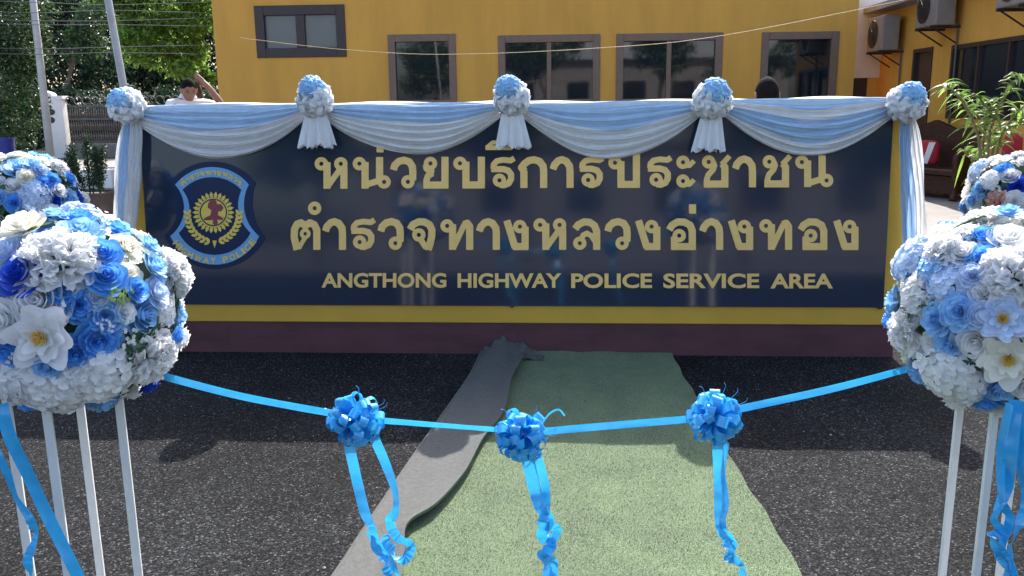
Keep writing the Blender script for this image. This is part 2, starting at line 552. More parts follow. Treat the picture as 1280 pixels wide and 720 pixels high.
L1 = [('ho', 180, A), ('no', 338, A), ('ek', 440, A), ('wo', 500, A), ('yo', 630, A), ('bo', 762, A), ('ii', 918, A), ('ro', 918, A), ('ko', 1040, A), ('aa', 1172, A),
      ('ro', 12, B), ('po', 135, B), ('ro', 298, B), ('ah', 425, B), ('cho', 528, B), ('aa', 660, B), ('cho', 783, B), ('no', 920, B)]
L2 = [('to', 80, A), ('nik', 80, A), ('aa', 215, A), ('ro', 330, A), ('wo', 447, A), ('cj', 573, A), ('tho', 710, A), ('aa', 862, A), ('ng', 975, A), ('ho', 1100, A), ('lo', -14, B),
      ('wo', 122, B), ('ng', 250, B), ('or', 382, B), ('ek', 475, B), ('aa', 522, B), ('ng', 640, B), ('tho', 772, B), ('or', 935, B), ('ng', 1083, B)]
GL['nik'] = [ring(100, 175)]
thai_line(L1, lambda x: 235.9 - (x - 400) * .0035, sign, "gold_lettering")
thai_line(L2, lambda x: 312.3, sign, "gold_lettering")
def text_mesh(body, bold=.028):
    cu = bpy.data.curves.new("text", 'FONT')
    cu.body = body
    cu.offset = bold
    cu.resolution_u = 4
    o = bpy.data.objects.new("text", cu)
    COL.objects.link(o)
    dg = bpy.context.evaluated_depsgraph_get()
    me = bpy.data.meshes.new_from_object(o.evaluated_get(dg))
    V = [v.co.copy() for v in me.vertices]
    F = [tuple(p.vertices) for p in me.polygons]
    bpy.data.objects.remove(o)
    bpy.data.curves.remove(cu)
    bpy.data.meshes.remove(me)
    return V, F
def fit_text(mb, body, fn, thick=.003, bold=.028):
    """fn maps unit rectangle (u, v, d) to world; adds rim faces for thickness"""
    V, F = text_mesh(body, bold)
    x0, x1 = min(v.x for v in V), max(v.x for v in V)
    y0, y1 = min(v.y for v in V), max(v.y for v in V)
    q = [((v.x - x0) / (x1 - x0), (v.y - y0) / (y1 - y0)) for v in V]
    cnt = set()
    for f in F:
        for k in range(len(f)): cnt.add((f[k], f[(k + 1) % len(f)]))
    bd = [e for e in cnt if (e[1], e[0]) not in cnt]
    n = len(V)
    mb.add([fn(u, v, thick) for u, v in q] + [fn(u, v, 0) for u, v in q], F + [(a, a + n, b + n, b) for a, b in bd])
for wd, x0, x1 in (("ANGTHONG", 402, 558), ("HIGHWAY", 572, 702), ("POLICE", 714, 815), ("SERVICE", 829, 949), ("AREA", 963, 1041)):
    yb = 359.7 + (x0 - 402) * .0014
    def fn(u, v, d, x0=x0, x1=x1, yb=yb):
        s, t = pS(x0 + (x1 - x0) * u, yb - 18.6 * v, .018)
        return S(s, t, .018 + d)
    mb = MB()
    fit_text(mb, wd, fn, bold=.030)
    mb.build("word_lettering", M['gold'], sign, smooth=False)

# ------------------------------------------------------------------ crest
def eP(zx, zy): return 180 + zx / 4.233, 180 + zy / 4.233
def eW(zx, zy, d):
    px, py = eP(zx, zy)
    s, t = pS(px, py, .018)
    return S(s, t, .018 + d)
def arc3(a, b, c, n=16):
    (x1, y1), (x2, y2), (x3, y3) = a, b, c
    d = 2 * (x1 * (y2 - y3) + x2 * (y3 - y1) + x3 * (y1 - y2))
    ux = ((x1**2 + y1**2) * (y2 - y3) + (x2**2 + y2**2) * (y3 - y1) + (x3**2 + y3**2) * (y1 - y2)) / d
    uy = ((x1**2 + y1**2) * (x3 - x2) + (x2**2 + y2**2) * (x1 - x3) + (x3**2 + y3**2) * (x2 - x1)) / d
    r = math.hypot(x1 - ux, y1 - uy)
    a1, a2, a3 = (math.atan2(y - uy, x - ux) for x, y in (a, b, c))
    def norm(t, ref):
        while t < ref: t += 2 * PI
        while t >= ref + 2 * PI: t -= 2 * PI
        return t
    m2, m3 = norm(a2, a1), norm(a3, a1)
    if m2 > m3: m3 -= 2 * PI
    return [(ux + r * math.cos(a1 + (m3 - a1) * i / n), uy + r * math.sin(a1 + (m3 - a1) * i / n)) for i in range(n + 1)], (ux, uy, r, a1, m3)
def shield(tl, tp, tr, rm, br, bp_, bl, lm):
    pts = []
    for seg in ((tl, tp, tr), (tr, rm, br), (br, bp_, bl), (bl, lm, tl)):
        pts += arc3(*seg)[0][:-1]
    return pts
def eplate(name, pts, d, mat, parent, th=.0016):
    b = MB().poly([eW(x, y, 0) for x, y in pts], SN * th, SN * d)
    return b.build(name, mat, parent, smooth=False)
crest = eplate("police_crest", shield((133, 205), (368, 92), (592, 207), (574, 330), (642, 498), (378, 662), (108, 488), (178, 335)), .0022, M['emb_navy'], sign)
crest["label"] = "shield shaped crest with light blue band, gold laurel and the words HIGHWAY POLICE"
eplate("crest_band", shield((166, 215), (362, 122), (556, 215), (530, 330), (611, 488), (380, 638), (140, 487), (214, 335)), .0044, M['emb_blue'], crest)
eplate("crest_field", shield((206, 243), (362, 175), (517, 243), (500, 345), (566, 470), (378, 586), (186, 470), (243, 345)), .0066, M['emb_navy'], crest)
cx, cy = 370, 362
mb = MB()
mb.poly([eW(cx + 66 * math.cos(a), cy + 66 * math.sin(a), 0) for a in [2 * PI * k / 40 for k in range(40)]], SN * .001, SN * .0084)
n_r = 26
for k in range(n_r):
    a = 2 * PI * k / n_r
    c0, s0 = math.cos(a), math.sin(a)
    pts = []
    for (r, wd) in ((80, 7), (96, 9), (111, 0), (96, -9), (80, -7)):
        pts.append(eW(cx + r * c0 - wd * s0, cy + r * s0 + wd * c0, 0))
    mb.poly(pts, SN * .001, SN * .0084)
oc = [(cx + 79 * math.cos(2 * PI * k / 48), cy + 79 * math.sin(2 * PI * k / 48)) for k in range(48)]
ic = [(cx + 73 * math.cos(2 * PI * k / 48), cy + 73 * math.sin(2 * PI * k / 48)) for k in range(48)]
mb.add([eW(x, y, .0084) for x, y in oc] + [eW(x, y, .0084) for x, y in ic], [(k, (k + 1) % 48, 48 + (k + 1) % 48, 48 + k) for k in range(48)])
mb.build("crest_sunburst", M['emb_gold'], crest, smooth=False)
eplate("crest_figure", [(352, 300), (368, 292), (384, 300), (390, 318), (412, 318), (424, 338), (412, 356), (396, 356), (394, 376), (424, 392), (418, 402), (390, 400), (394, 420), (380, 430), (366, 420), (368, 402), (322, 404), (318, 394), (354, 376), (360, 350), (340, 336), (342, 316)], .0096, M['emb_maroon'], crest)
mb = MB()
for sgn in (-1, 1):
    arc, _ = arc3((cx + sgn * 136, 375), (cx + sgn * 92, 478), (cx + 6, 520), 9)
    for i, (x, y) in enumerate(arc):
        if i == len(arc) - 1: continue
        nx_, ny_ = arc[min(i + 1, len(arc) - 1)][0] - arc[max(i - 1, 0)][0], arc[min(i + 1, len(arc) - 1)][1] - arc[max(i - 1, 0)][1]
        L = math.hypot(nx_, ny_); tx_, ty_ = -nx_ / L, -ny_ / L
        for side in (-1, 1):
            ang = math.atan2(ty_, tx_) + side * .62
            c0, s0 = math.cos(ang), math.sin(ang)
            pts = [eW(x + r * c0 - wd * s0, y + r * s0 + wd * c0, 0) for r, wd in ((0, 1), (11, 8), (24, 7), (34, 0), (24, -7), (11, -8), (0, -1))]
            mb.poly(pts, SN * .001, SN * (.0086 + .0004 * (side > 0) + .0001 * i))
mb.poly([eW(x, y, 0) for x, y in ((366, 510), (388, 510), (384, 530), (377, 550), (370, 530))], SN * .001, SN * .0104)
mb.build("crest_laurel", M['emb_gold'], crest, smooth=False)
mb = MB()
_, (ux, uy, r, a1, a3) = arc3((158, 505), (380, 618), (592, 496))
txt = "HIGHWAY POLICE"
wds = dict(I=.45, W=1.3, **{' ': .7})
tot = sum(wds.get(c, 1) for c in txt)
acc = 0
for c in txt:
    wd = wds.get(c, 1)
    if c != ' ':
        am = a1 + (a3 - a1) * (.02 + .96 * (acc + wd / 2) / tot)
        hw = abs(a3 - a1) * r * .96 / tot * wd * .40
        def fn(u, v, d, am=am, hw=hw):
            # text reads left to right along the bottom arc, tops point to the centre
            rr = r + 17 - 34 * v
            aa = am - (u - .5) * 2 * hw / r
            return eW(ux + rr * math.cos(aa), uy + rr * math.sin(aa), .0068 + d)
        fit_text(mb, c, fn, thick=.0012, bold=.03)
    acc += wd
_, (ux2, uy2, r2, b1, b3) = arc3((186, 229), (362, 149), (536, 229))
seq = ['to', 'nik', 'aa', 'ro', 'wo', 'cj', 'tho', 'aa', 'ng', 'ho', 'lo', 'wo', 'ng']
adv = [0 if k == 'nik' else GW[k] + 22 for k in seq]
tot = sum(adv); acc = 0
for k, ad in zip(seq, adv):
    if k == 'nik': 
        acc0 = acc - GW['to'] - 22
    else:
        acc0 = acc
    def fn(x, y, d, acc0=acc0):
        am = b1 + (b3 - b1) * (.05 + .9 * (acc0 + x) / tot)
        rr = r2 - 15 + y * .19
        return eW(ux2 + rr * math.cos(am), uy2 + rr * math.sin(am), .0068 + d)
    put_glyph(mb, k, fn, res=6.5, thick=.0012)
    acc += ad
mb.build("crest_lettering", M['emb_gold'], crest, smooth=False)

# ================================================================== DRAPERY
rnd = random.Random(11)
def swag(x0, y0, x1, y1, ymin, bands, label, seed):
    """bands: list of (v0, v1, colour)"""
    s0, t0 = pS(x0, y0, .02); s1, t1 = pS(x1, y1, .02)
    _, tm = pS((x0 + x1) / 2, ymin, .06)
    drop = (t0 + t1) / 2 - tm
    r_ = random.Random(seed)
    ph = [r_.uniform(0, 6.28) for _ in range(8)]
    root = empty("swag", S((s0 + s1) / 2, tTOP), label, "swag", "cloth swags along the top of the sign")
    gath = .085
    def fold(v, u):
        q = v * 7.0 + .35 * math.sin(3.1 * v + ph[0]) + .12 * math.sin(2 * PI * u + ph[1]) + .10 * math.sin(7 * u + ph[2])
        a = abs(math.sin(PI * q)) ** .75
        q2 = v * 21 + .5 * math.sin(5 * u + ph[3]) + .8 * math.sin(4 * v + ph[4])
        b = abs(math.sin(PI * q2)) ** .8
        return a, b
    def fn(u, v):
        # v < 0 : over the top of the sign
        sh = max(0.0, 1 - abs(2 * u - 1) ** 2.15)
        e = 1 - abs(2 * u - 1) ** 5
        s = s0 + (s1 - s0) * (u + .012 * math.sin(2 * PI * u) * v)
        t_top = t0 + (t1 - t0) * u
        if v < 0:
            k = -v
            return S(s, max(tTOP, t_top) + .012 * (1 - k) + .006 * math.sin(9 * u + ph[5]) * (1 - k), .03 - k * BODY_D * .9)
        a, b = fold(v, u)
        dr = v * (gath * (1 - .35 * sh) + (drop - gath * .65) * sh * (1 + .03 * math.sin(4 * u + ph[6])))
        d = .034 + (.030 * e + .012) * a * (1 - .3 * v) + .007 * b * (.35 + .65 * e) + .05 * math.sin(PI * min(1, v * 1.05)) * e * .8
        d += .012 * noise.noise(Vector((u * 5, v * 3, seed))) * e + .006 * noise.noise(Vector((u * 16 + v * 6, v * 9, seed + 3))) * e
        t = t_top - dr + .006 * a * e + .008 * noise.noise(Vector((u * 4, v * 2, seed + 9))) * e * v
        if v > .97: d -= (v - .97) * .6
        return S(s, t, d)
    for bi, (v0, v1, cname) in enumerate(bands):
        nv = max(4, int(120 * (v1 - v0)))
        wv = lambda q, u: q + ((.035 * math.sin(5.3 * u + ph[7]) + .025 * math.sin(11 * u + ph[2])) * math.sin(PI * u) if 0 < q < 1 else 0)
        b = MB().grid(lambda u, vv: fn(u, wv(v0, u) + (wv(v1, u) - wv(v0, u)) * vv), 96, nv)
        b.build("blue_cloth" if cname == 'b' else "white_cloth", M['cloth_blue'] if cname == 'b' else M['cloth_white'], root)
swag(166, 134, 384, 130, 199, [(-1, 0, 'w'), (0, .47, 'b'), (.47, 1, 'w')], "first cloth swag from the left, hanging above the police crest", 1)
swag(404, 131, 626, 129, 193, [(-1, 0, 'w'), (0, .42, 'b'), (.42, 1, 'w')], "second cloth swag from the left, wide white lower half, between two tasselled rosettes", 2)
swag(654, 130, 876, 127, 198, [(-1, 0, 'w'), (0, .46, 'b'), (.46, 1, 'w')], "third cloth swag from the left, right of the middle rosette", 3)
swag(904, 126, 1122, 123, 194, [(-1, 0, 'w'), (0, .16, 'b'), (.16, .34, 'w'), (.34, .72, 'b'), (.72, 1, 'w')], "rightmost cloth swag, striped blue, white, blue and white", 4)

def side_fall(xs_top, xs_mid, ytop, ymid, cols, label):
    s0, t0 = pS(xs_top[0], ytop, .08); s1, _ = pS(xs_top[1], ytop, .08)
    m0, tm = pS(xs_mid[0], ymid, .08); m1, _ = pS(xs_mid[1], ymid, .08)
    root = empty("side_drape", S((s0 + s1) / 2, 0.3), label, "drape", "cloth falls at the ends of the sign")
    tb = .36
    def fn(u, v):
        k = v * (t0 - tb) / (t0 - tm)
        a, b = s0 + (m0 - s0) * k, s1 + (m1 - s1) * k
        pinch = math.exp(-v * 14)
        c = (a + b) / 2
        s = c + (u - .5) * (b - a) * (1 - .45 * pinch)
        q = u * 5.5 + .3 * math.sin(5 * v + 3 * u) + .15 * math.sin(11 * v)
        d = .05 + .035 * abs(math.sin(PI * q)) ** .8 * (.4 + .6 * min(1, v * 4)) + .012 * math.sin(2 * PI * u * 13 + 3 * v) + .02 * math.sin(PI * u)
        t = t0 + (tb - t0) * v + .02 * math.sin(PI * q) * (v > .98)
        return S(s, t, d)
    for u0, u1, c in cols:
        b = MB().grid(lambda u, v: fn(u0 + (u1 - u0) * u, v), max(8, int(70 * (u1 - u0))), 60)
        b.build("blue_cloth" if c == 'b' else "white_cloth", M['cloth_blue' if c == 'b' else 'cloth_white'], root)
side_fall((147, 181), (139, 166), 150, 318, [(0, .18, 'w'), (.18, .55, 'b'), (.55, 1, 'w')], "narrow blue and white cloth falling down the left end of the sign")
side_fall((1122, 1152), (1130, 1160), 148, 340, [(0, .5, 'b'), (.5, 1, 'w')], "narrow blue and white cloth falling down the right end of the sign")

def ruffle_patch(mb, c, nrm, size, rr, mi):
    """a crumpled frill of fabric: wavy bowl petal"""
    n_ = Vector(nrm).normalized()
    a = n_.orthogonal().normalized()
    a = Matrix.Rotation(rr.uniform(0, 6.28), 3, n_) @ a
    b = n_.cross(a)
    ph = rr.uniform(0, 6.28); nw = rr.choice((4, 5, 6)); ph2 = rr.uniform(0, 6.28)
    def f(u, v):
        th = 2 * PI * u
        r = size * (.12 + .88 * v) * (1 + .14 * math.sin(nw * th + ph) * v)
        h = size * (.62 * v ** 1.4 - .62 * v ** 3.2) + size * .17 * v * math.sin((nw + 1) * th + ph2) + size * .06 * math.sin(13 * th + ph) * v
        return c + a * (r * math.cos(th)) + b * (r * math.sin(th)) + n_ * h
    mb.grid(f, 26, 5, mi)
def rosette(px, py, rp, tail, label, seed, bx=0, by=-4):
    rr = random.Random(seed)
    c = pW(px, py, .12)
    R = rp * (c - CAM).dot(Fv) / F_PX
    root = empty("rosette", c, label, "rosette", "cloth rosettes along the top of the sign")
    out = MB(); inn = MB()
    face = (SN + Vector((0, 0, .35))).normalized()
    ca = face.orthogonal().normalized(); cb = face.cross(ca)
    # outer white ruffles: full ball so that it is solid from behind as well
    N = 30
    for k in range(N):
        z = 1 - 2 * (k + .5) / N
        r = math.sqrt(1 - z * z); a = k * 2.39996
        d = (face * z + ca * r * math.cos(a) + cb * r * math.sin(a)).normalized()
        if z > .72: continue
        dd = Vector(d); 
        ruffle_patch(out, c + dd * R * .62, dd, R * rr.uniform(.44, .58), rr, 0)
    off = Rv * bx * R / rp - Uv * by * R / rp
    for k in range(22):
        z = 1 - 1.05 * (k + .5) / 22
        r = math.sqrt(max(0, 1 - z * z)); a = k * 2.39996
        d = (face * z + ca * r * math.cos(a) + cb * r * math.sin(a)).normalized()
        ruffle_patch(inn, c + off + face * R * .30 + d * R * .50, d, R * rr.uniform(.26, .36), rr, 0)
    core = MB().sphere(c, R * .66, 20, 12)
    out.add(core.v, core.f)
    out.build("white_ruffle", M['cloth_white'], root)
    inn.build("blue_ruffle", M['rosette_blue'], root)
    if tail:
        x0, x1, X0, X1, y0, y1 = tail
        sA, tA = pS(x0, y0, .12); sB, _ = pS(x1, y0, .12)
        sC, tC = pS(X0, y1, .12); sD, _ = pS(X1, y1, .12)
        ph = rr.uniform(0, 6)
        def f(u, v):
            th = u * 2 * PI
            k = v
            hw = ((sB - sA) * (1 - k) + (sD - sC) * k) / 2
            cc = ((sA + sB) * (1 - k) + (sC + sD) * k) / 2
            pl = 1 + (.13 + .10 * k) * math.sin(10 * th + ph + .6 * k) + .07 * math.sin(19 * th + ph * 2)
            return S(cc + hw * math.cos(th) * pl, tA + (tC - tA) * v + (.010 * math.sin(5 * th + ph) + .006 * math.sin(23 * th)) * v, .100 + .065 * math.sin(th) * pl * (.6 + .4 * k))
        MB().grid(f, 150, 14).build("gathered_tail", M['cloth_white'], root)
rosette(158, 132, 26, None, "cloth rosette at the left end of the sign top", 21, -2, -2)
rosette(393, 125, 27, (382, 405, 374, 414, 140, 183), "cloth rosette with white tail between the first and second swags", 22, 0, -10)
rosette(640, 123, 27, (629, 651, 622, 660, 138, 184), "middle cloth rosette with white tail, above the gold Thai lettering", 23, -4, -9)
rosette(890, 126, 29, (879, 901, 867, 903, 142, 188), "cloth rosette with white tail between the third and rightmost swags", 24, 2, -7)
rosette(1133, 129, 28, None, "cloth rosette at the right end of the sign top", 25, 2, -6)

# ================================================================== CARPET
carp = empty("carpet", ground(740, 600), "green artificial turf runner with its left edge folded over to the grey back", "carpet")
rR = ground(838, 441); rR2 = ground(1000, 720)
dR = (rR2 - rR).normalized()
EDL = [(604, 438), (589, 470), (562, 510), (530, 556), (500, 600), (460, 660), (421, 720), (330, 850)]
EDR = [(664, 440), (648, 470), (636, 500), (622, 530), (606, 556), (582, 602), (552, 645), (516, 672), (505, 720), (470, 850)]
def interp_y(tab, Yw):
    g = [ground(*p) for p in tab]
    if Yw >= g[0].y: return g[0].x
    for a, b in zip(g, g[1:]):
        if a.y >= Yw >= b.y:
            k = (a.y - Yw) / (a.y - b.y)
            return a.x + (b.x - a.x) * k
    return g[-1].x
Ytop, Ybot = rR.y - .01, 1.35
def carpet_fn(u, v):
    Y = Ytop + (Ybot - Ytop) * v
    xl = interp_y(EDL, Y) + .012
    xr = rR.x + dR.x / dR.y * (Y - rR.y) + .006 * math.sin(5 * Y) + .004 * math.sin(17 * Y)
    x = xl + (xr - xl) * u
    z = .007 + .0045 * (noise.noise(Vector((x * 2.2, Y * 3.4, 0))) + .6 * noise.noise(Vector((x * 1.2, Y * 9, 4)))) + .003
    for yw, amp in ((2.42, .006), (2.62, .004), (2.9, .003), (3.35, .004), (2.2, .005)):
        z += amp * math.exp(-((Y - yw - .05 * noise.noise(Vector((x * 2, yw, 0)))) / .010) ** 2) * max(0, noise.noise(Vector((x * 1.7 + yw * 5, yw, 2))) + .35)
    e = min(u, 1 - u)
    if v < .02: z += .012 * (1 - v / .02) * (1 + noise.noise(Vector((x * 6, 0, 2))))
    return Vector((x, Y, max(z, .005)))
MB().grid(carpet_fn, 60, 130).build("turf_face", M['turf'], carp)
rr = random.Random(77)
fv, ff = [], []
for k in range(150000):
    u, v = rr.random(), rr.random() ** .8
    p = carpet_fn(u, v)
    a = rr.uniform(0, 6.28); hgt = rr.uniform(.003, .007); lx, ly = rr.uniform(-.006, .006), rr.uniform(-.006, .006)
    w_ = .0011
    i0 = len(fv)
    fv += [(p.x - w_ * math.cos(a), p.y - w_ * math.sin(a), p.z), (p.x + w_ * math.cos(a), p.y + w_ * math.sin(a), p.z), (p.x + lx, p.y + ly, p.z + hgt)]
    ff.append((i0, i0 + 1, i0 + 2))
tag(link_mesh("turf_fibres", fv, ff, M['fibre'], carp, False), kind="stuff")
mb = MB()
def edge_fn(u, v):                                     # thickness along the right edge
    p = carpet_fn(1, v)
    return Vector((p.x + .001, p.y, p.z * (1 - u)))
mb.grid(edge_fn, 1, 130)
mb.build("turf_edge", M['black'], carp)
def smooth_tab(tab):
    g = [ground(*p) for p in tab]
    return catmull(g, 14)
GLt, GRt = smooth_tab(EDL), smooth_tab(EDR)
def xat(tab, Y):
    if Y >= tab[0].y: return tab[0].x
    for a, b in zip(tab, tab[1:]):
        if a.y >= Y >= b.y:
            return a.x + (b.x - a.x) * ((a.y - Y) / max(1e-6, a.y - b.y))
    return tab[-1].x
def flap_fn(u, v):
    Y = Ytop + .02 + (Ybot - Ytop) * v
    xl, xr = xat(GLt, Y), xat(GRt, Y)
    wob = .012 * math.sin(3.3 * Y + 1) + .007 * math.sin(8 * Y)
    nz = noise.noise(Vector((u * 1.6, Y * 2.3, 7)))
    nz2 = noise.noise(Vector((u * 4, Y * 6, 3)))
    # rolled crease on the left, lifted free edge on the right
    if u < .12:
        k = u / .12
        a = PI * (1 - k)
        return Vector((xl - .012 + .012 * math.cos(a) * 1 + .012, Y, .013 + .016 * math.sin(a * .5 + PI / 2 * (1 - k)) * k + .012 * k))
    k = (u - .12) / .88
    x = xl + .012 + (xr - xl - .012) * k + wob * k
    z = .034 - .010 * math.sin(PI * k) + .010 * nz + .002 * nz2 + .020 * k ** 4 + .006 * math.sin(9 * k + 2.2 * Y) * math.sin(1.7 * Y) ** 2
    top = max(0, 1 - v / .10)
    z += top * (.085 * math.exp(-((k - .45) / .28) ** 2) + .03 * noise.noise(Vector((u * 9, Y * 12, 1))))
    low = max(0, 1 - abs(v - .80) / .08)
    z += low * .02 * math.sin(PI * k)
    return Vector((x, Y, max(z, .016)))
MB().grid(flap_fn, 44, 150).build("folded_back", M['turf_back'], carp)
mb = MB()
mb.grid(lambda u, v: flap_fn(1, v) + Vector((.002 * (1 - u), 0, -.011 * u)), 2, 150)
mb.build("turf_edge", M['turf'], carp)
# crumpled corner against the plinth
def crump(u, v):
    p = ground(636 + 44 * u, 438 + 14 * v)
    h = .012 + .075 * (1 - v) * math.exp(-((u - .35) / .3) ** 2) + .03 * abs(math.sin(7 * u + 4 * v)) * (1 - u) + .02 * noise.noise(Vector((u * 5, v * 5, 9)))
    return Vector((p.x, p.y - .015, max(.012, h)))
MB().grid(crump, 28, 20).build("folded_back", M['turf_back'], carp)

rr = random.Random(123)
gv, gf = [], []
for k in range(5200):
    x, y = rr.uniform(-3.2, 3.2), 1.5 + 3.75 * rr.random() ** 1.2
    xl = interp_y(EDL, y) - .03; xr = rR.x + dR.x / dR.y * (y - rR.y) + .02
    if xl < x < xr: continue
    r = rr.uniform(.0018, .0042) * (1.7 if rr.random() < .02 else 1)
    i0 = len(gv)
    a = rr.uniform(0, 6.28)
    for q in range(5): gv.append((x + r * math.cos(a + q * 1.257) * rr.uniform(.8, 1.2), y + r * math.sin(a + q * 1.257) * rr.uniform(.8, 1.2), .0005))
    gv.append((x + r * rr.uniform(-.3, .3), y + r * rr.uniform(-.3, .3), r * rr.uniform(.7, 1.1)))
    gf += [(i0 + q, i0 + (q + 1) % 5, i0 + 5) for q in range(5)]
tag(link_mesh("grit", gv, gf, M['grit'], None, False), "loose pale and dark grit scattered over the asphalt", "grit", kind="stuff")

# ================================================================== RIBBON AND BOWS
def strip(mb, P, wid, tw, nseg=10, mi=0, view=None, crk=0):
    """ribbon through world points P with width list and twist (rad) list"""
    pts = catmull(P, nseg)
    n = len(pts)
    def lerp_list(Ls, k):
        q = k * (len(Ls) - 1); i = min(int(q), len(Ls) - 2)
        return Ls[i] + (Ls[i + 1] - Ls[i]) * (q - i)
    wl = wid if isinstance(wid, (list, tuple)) else [wid, wid]
    L, R_ = [], []
    for i, p in enumerate(pts):
        t = (pts[min(i + 1, n - 1)] - pts[max(i - 1, 0)]).normalized()
        vd = (p - CAM).normalized() if view is None else view
        side = t.cross(vd).normalized()
        side = Matrix.Rotation(lerp_list(tw, i / (n - 1)), 3, t) @ side
        side = Matrix.Rotation(.10 * noise.noise(Vector((i * .33, p.x * 9, 2))), 3, t) @ side
        h = lerp_list(wl, i / (n - 1)) / 2
        if crk:
            fr_ = i / (n - 1); g_ = max(0, fr_ - .38) / .62
            nz_ = noise.noise(Vector((i * .21 + crk * 7.3, crk, 0))); n2_ = noise.noise(Vector((i * .55, crk * 3.1, 5)))
            side = Matrix.Rotation(1.5 * nz_ * g_ + .5 * n2_ * g_, 3, t) @ side
            p = p + vd * (.022 * n2_ * g_) + t.cross(vd).normalized() * (.012 * nz_ * g_)
            h *= 1 + .35 * n2_ * g_
        L.append(p + side * h); R_.append(p - side * h)
    k = 0
    vs_ = []
    for a, b in zip(L, R_):
        m_ = (a + b) / 2; tt = (pts[min(k + 1, n - 1)] - pts[max(k - 1, 0)]).normalized()
        vs_ += [a, m_ + (a - b).cross(tt) * (.10 + .07 * math.sin(k * .7)), b]; k += 1
    fs = []
    for i in range(n - 1):
        fs += [(3 * i, 3 * i + 1, 3 * i + 4, 3 * i + 3), (3 * i + 1, 3 * i + 2, 3 * i + 5, 3 * i + 4)]
    mb.add(vs_, fs, mi)
YR = 2.34
rib = empty("ribbon", at(650, 535, YR), "long light blue satin ribbon stretched between the two front flower stands", "ribbon")
mb = MB()
for pts, tw in (([(196, 468), (300, 495), (412, 516), (445, 520)], [.1, .35, .2]), ([(445, 523), (530, 530), (620, 537), (652, 540)], [.5, .9, .7]),
                ([(652, 542), (740, 534), (860, 524), (893, 520)], [.2, .1, .5]), ([(893, 518), (925, 511), (1040, 486), (1142, 459), (1160, 454)], [.1, -.1, .5, .2])):
    strip(mb, [at(x, y, YR + .012) for x, y in pts], .0215, tw, 14)
mb.build("ribbon_band", M['ribbon'], rib)

def bow(px, py, rp, tails, label, seed):
    c = at(px, py, YR - .02)
    dep = (c - CAM).dot(Fv)
    R = rp * dep / F_PX
    rr = random.Random(seed)
    root = empty("ribbon_bow", c, label, "bow", "blue bows tied on the ribbon")
    mb = MB()
    N = 46
    for k in range(N):
        z = 1 - 2 * (k + .5) / N
        r = math.sqrt(1 - z * z); a = k * 2.39996 + rr.uniform(-.2, .2)
        d = Vector((r * math.cos(a), z * .9 - .1 if False else r * math.sin(a), z)).normalized()
        d = Vector((d.x, d.z, d.y))
        d = (d + Vector((rr.uniform(-.15, .15), -.05, rr.uniform(-.15, .15)))).normalized()
        side = d.orthogonal().normalized()
        side = Matrix.Rotation(rr.uniform(0, 6.28), 3, d) @ side
        wv = d.cross(side)
        ln_ = R * rr.uniform(.84, 1.08); wd = R * rr.uniform(.30, .37); hw = R * rr.uniform(.16, .21)
        vs_, fs = [], []
        n = 14
        for i in range(n + 1):
            th = -PI + 2 * PI * i / n
            x = ln_ * (.12 + .88 * ((1 + math.cos(th)) / 2) ** .8)
            y = hw * math.sin(th) * (.35 + .65 * (1 + math.cos(th)) / 2) * 1.35
            p = c + d * x + side * y
            vs_ += [p + wv * wd / 2, p - wv * wd / 2]
        fs = [(2 * i, 2 * i + 1, 2 * i + 3, 2 * i + 2) for i in range(n)]
        mb.add(vs_, fs)
    mb.sphere(c, R * .34, 12, 8)
    mb.build("bow_loops", M['ribbon'], root)
    for ti, (pts, tw, wd) in enumerate(tails):
        b = MB()
        strip(b, [at(x, y, YR - .02 + .03 * math.sin(i * 1.7)) for i, (x, y) in enumerate(pts)], wd * 1.45, [q * .8 for q in tw], 16, crk=seed * .37 + ti + 1)
        b.build("ribbon_tail", M['ribbon'], root)
    b = MB()
    for k in range(5):                                   # stray curled threads
        a = rr.uniform(0, PI)
        p0 = c + Vector((math.cos(a), 0, math.sin(a))) * R * .9
        p1 = p0 + Vector((math.cos(a), -.2, math.sin(a))) * R * .3
        p2 = p1 + Vector((math.cos(a + .7), -.2, math.sin(a + .7))) * R * .15
        b.tube(catmull([p0, p1, p2], 4), .0007, 4)
    b.build("loose_thread", M['ribbon'], root)
    return root
bow(445, 525, 35, [([(436, 555), (446, 600), (456, 640), (466, 662), (472, 685), (484, 705), (488, 735)], [0, .1, .3, 1.2, .4, 1.3, .3], .021),
                   ([(468, 548), (482, 580), (494, 615), (494, 640), (487, 652), (497, 672), (514, 682), (506, 700), (490, 690), (478, 672)], [.2, .5, 1.3, .6, .3, 1.0, .2, 1.3, .4], .020),
                   ([(462, 665), (478, 690), (494, 712), (500, 750)], [.9, 0, 1.2, .5], .018)],
    "blue bow on the left of the ribbon, two long tails joining in a tangle", 31)
b2 = bow(652, 545, 34, [([(660, 575), (668, 610), (676, 635), (688, 650), (678, 668), (690, 680), (680, 695), (692, 705), (688, 735)], [0, .2, .6, 1.3, .3, 1.1, .2, 1.2, .3], .026),
                   ([(672, 572), (681, 605), (684, 635), (678, 655), (697, 662), (684, 690), (688, 745)], [.3, .6, 1.2, .3, .9, .2, .8], .020)],
    "middle blue bow on the ribbon, one curled end standing up, crinkled tail below", 32)
b = MB(); strip(b, [at(x, y, YR - .03) for x, y in ((676, 532), (686, 518), (698, 512), (706, 520))], .006, [1.0, .6, .3, .6], 8); b.build("ribbon_tail", M['ribbon'], b2)
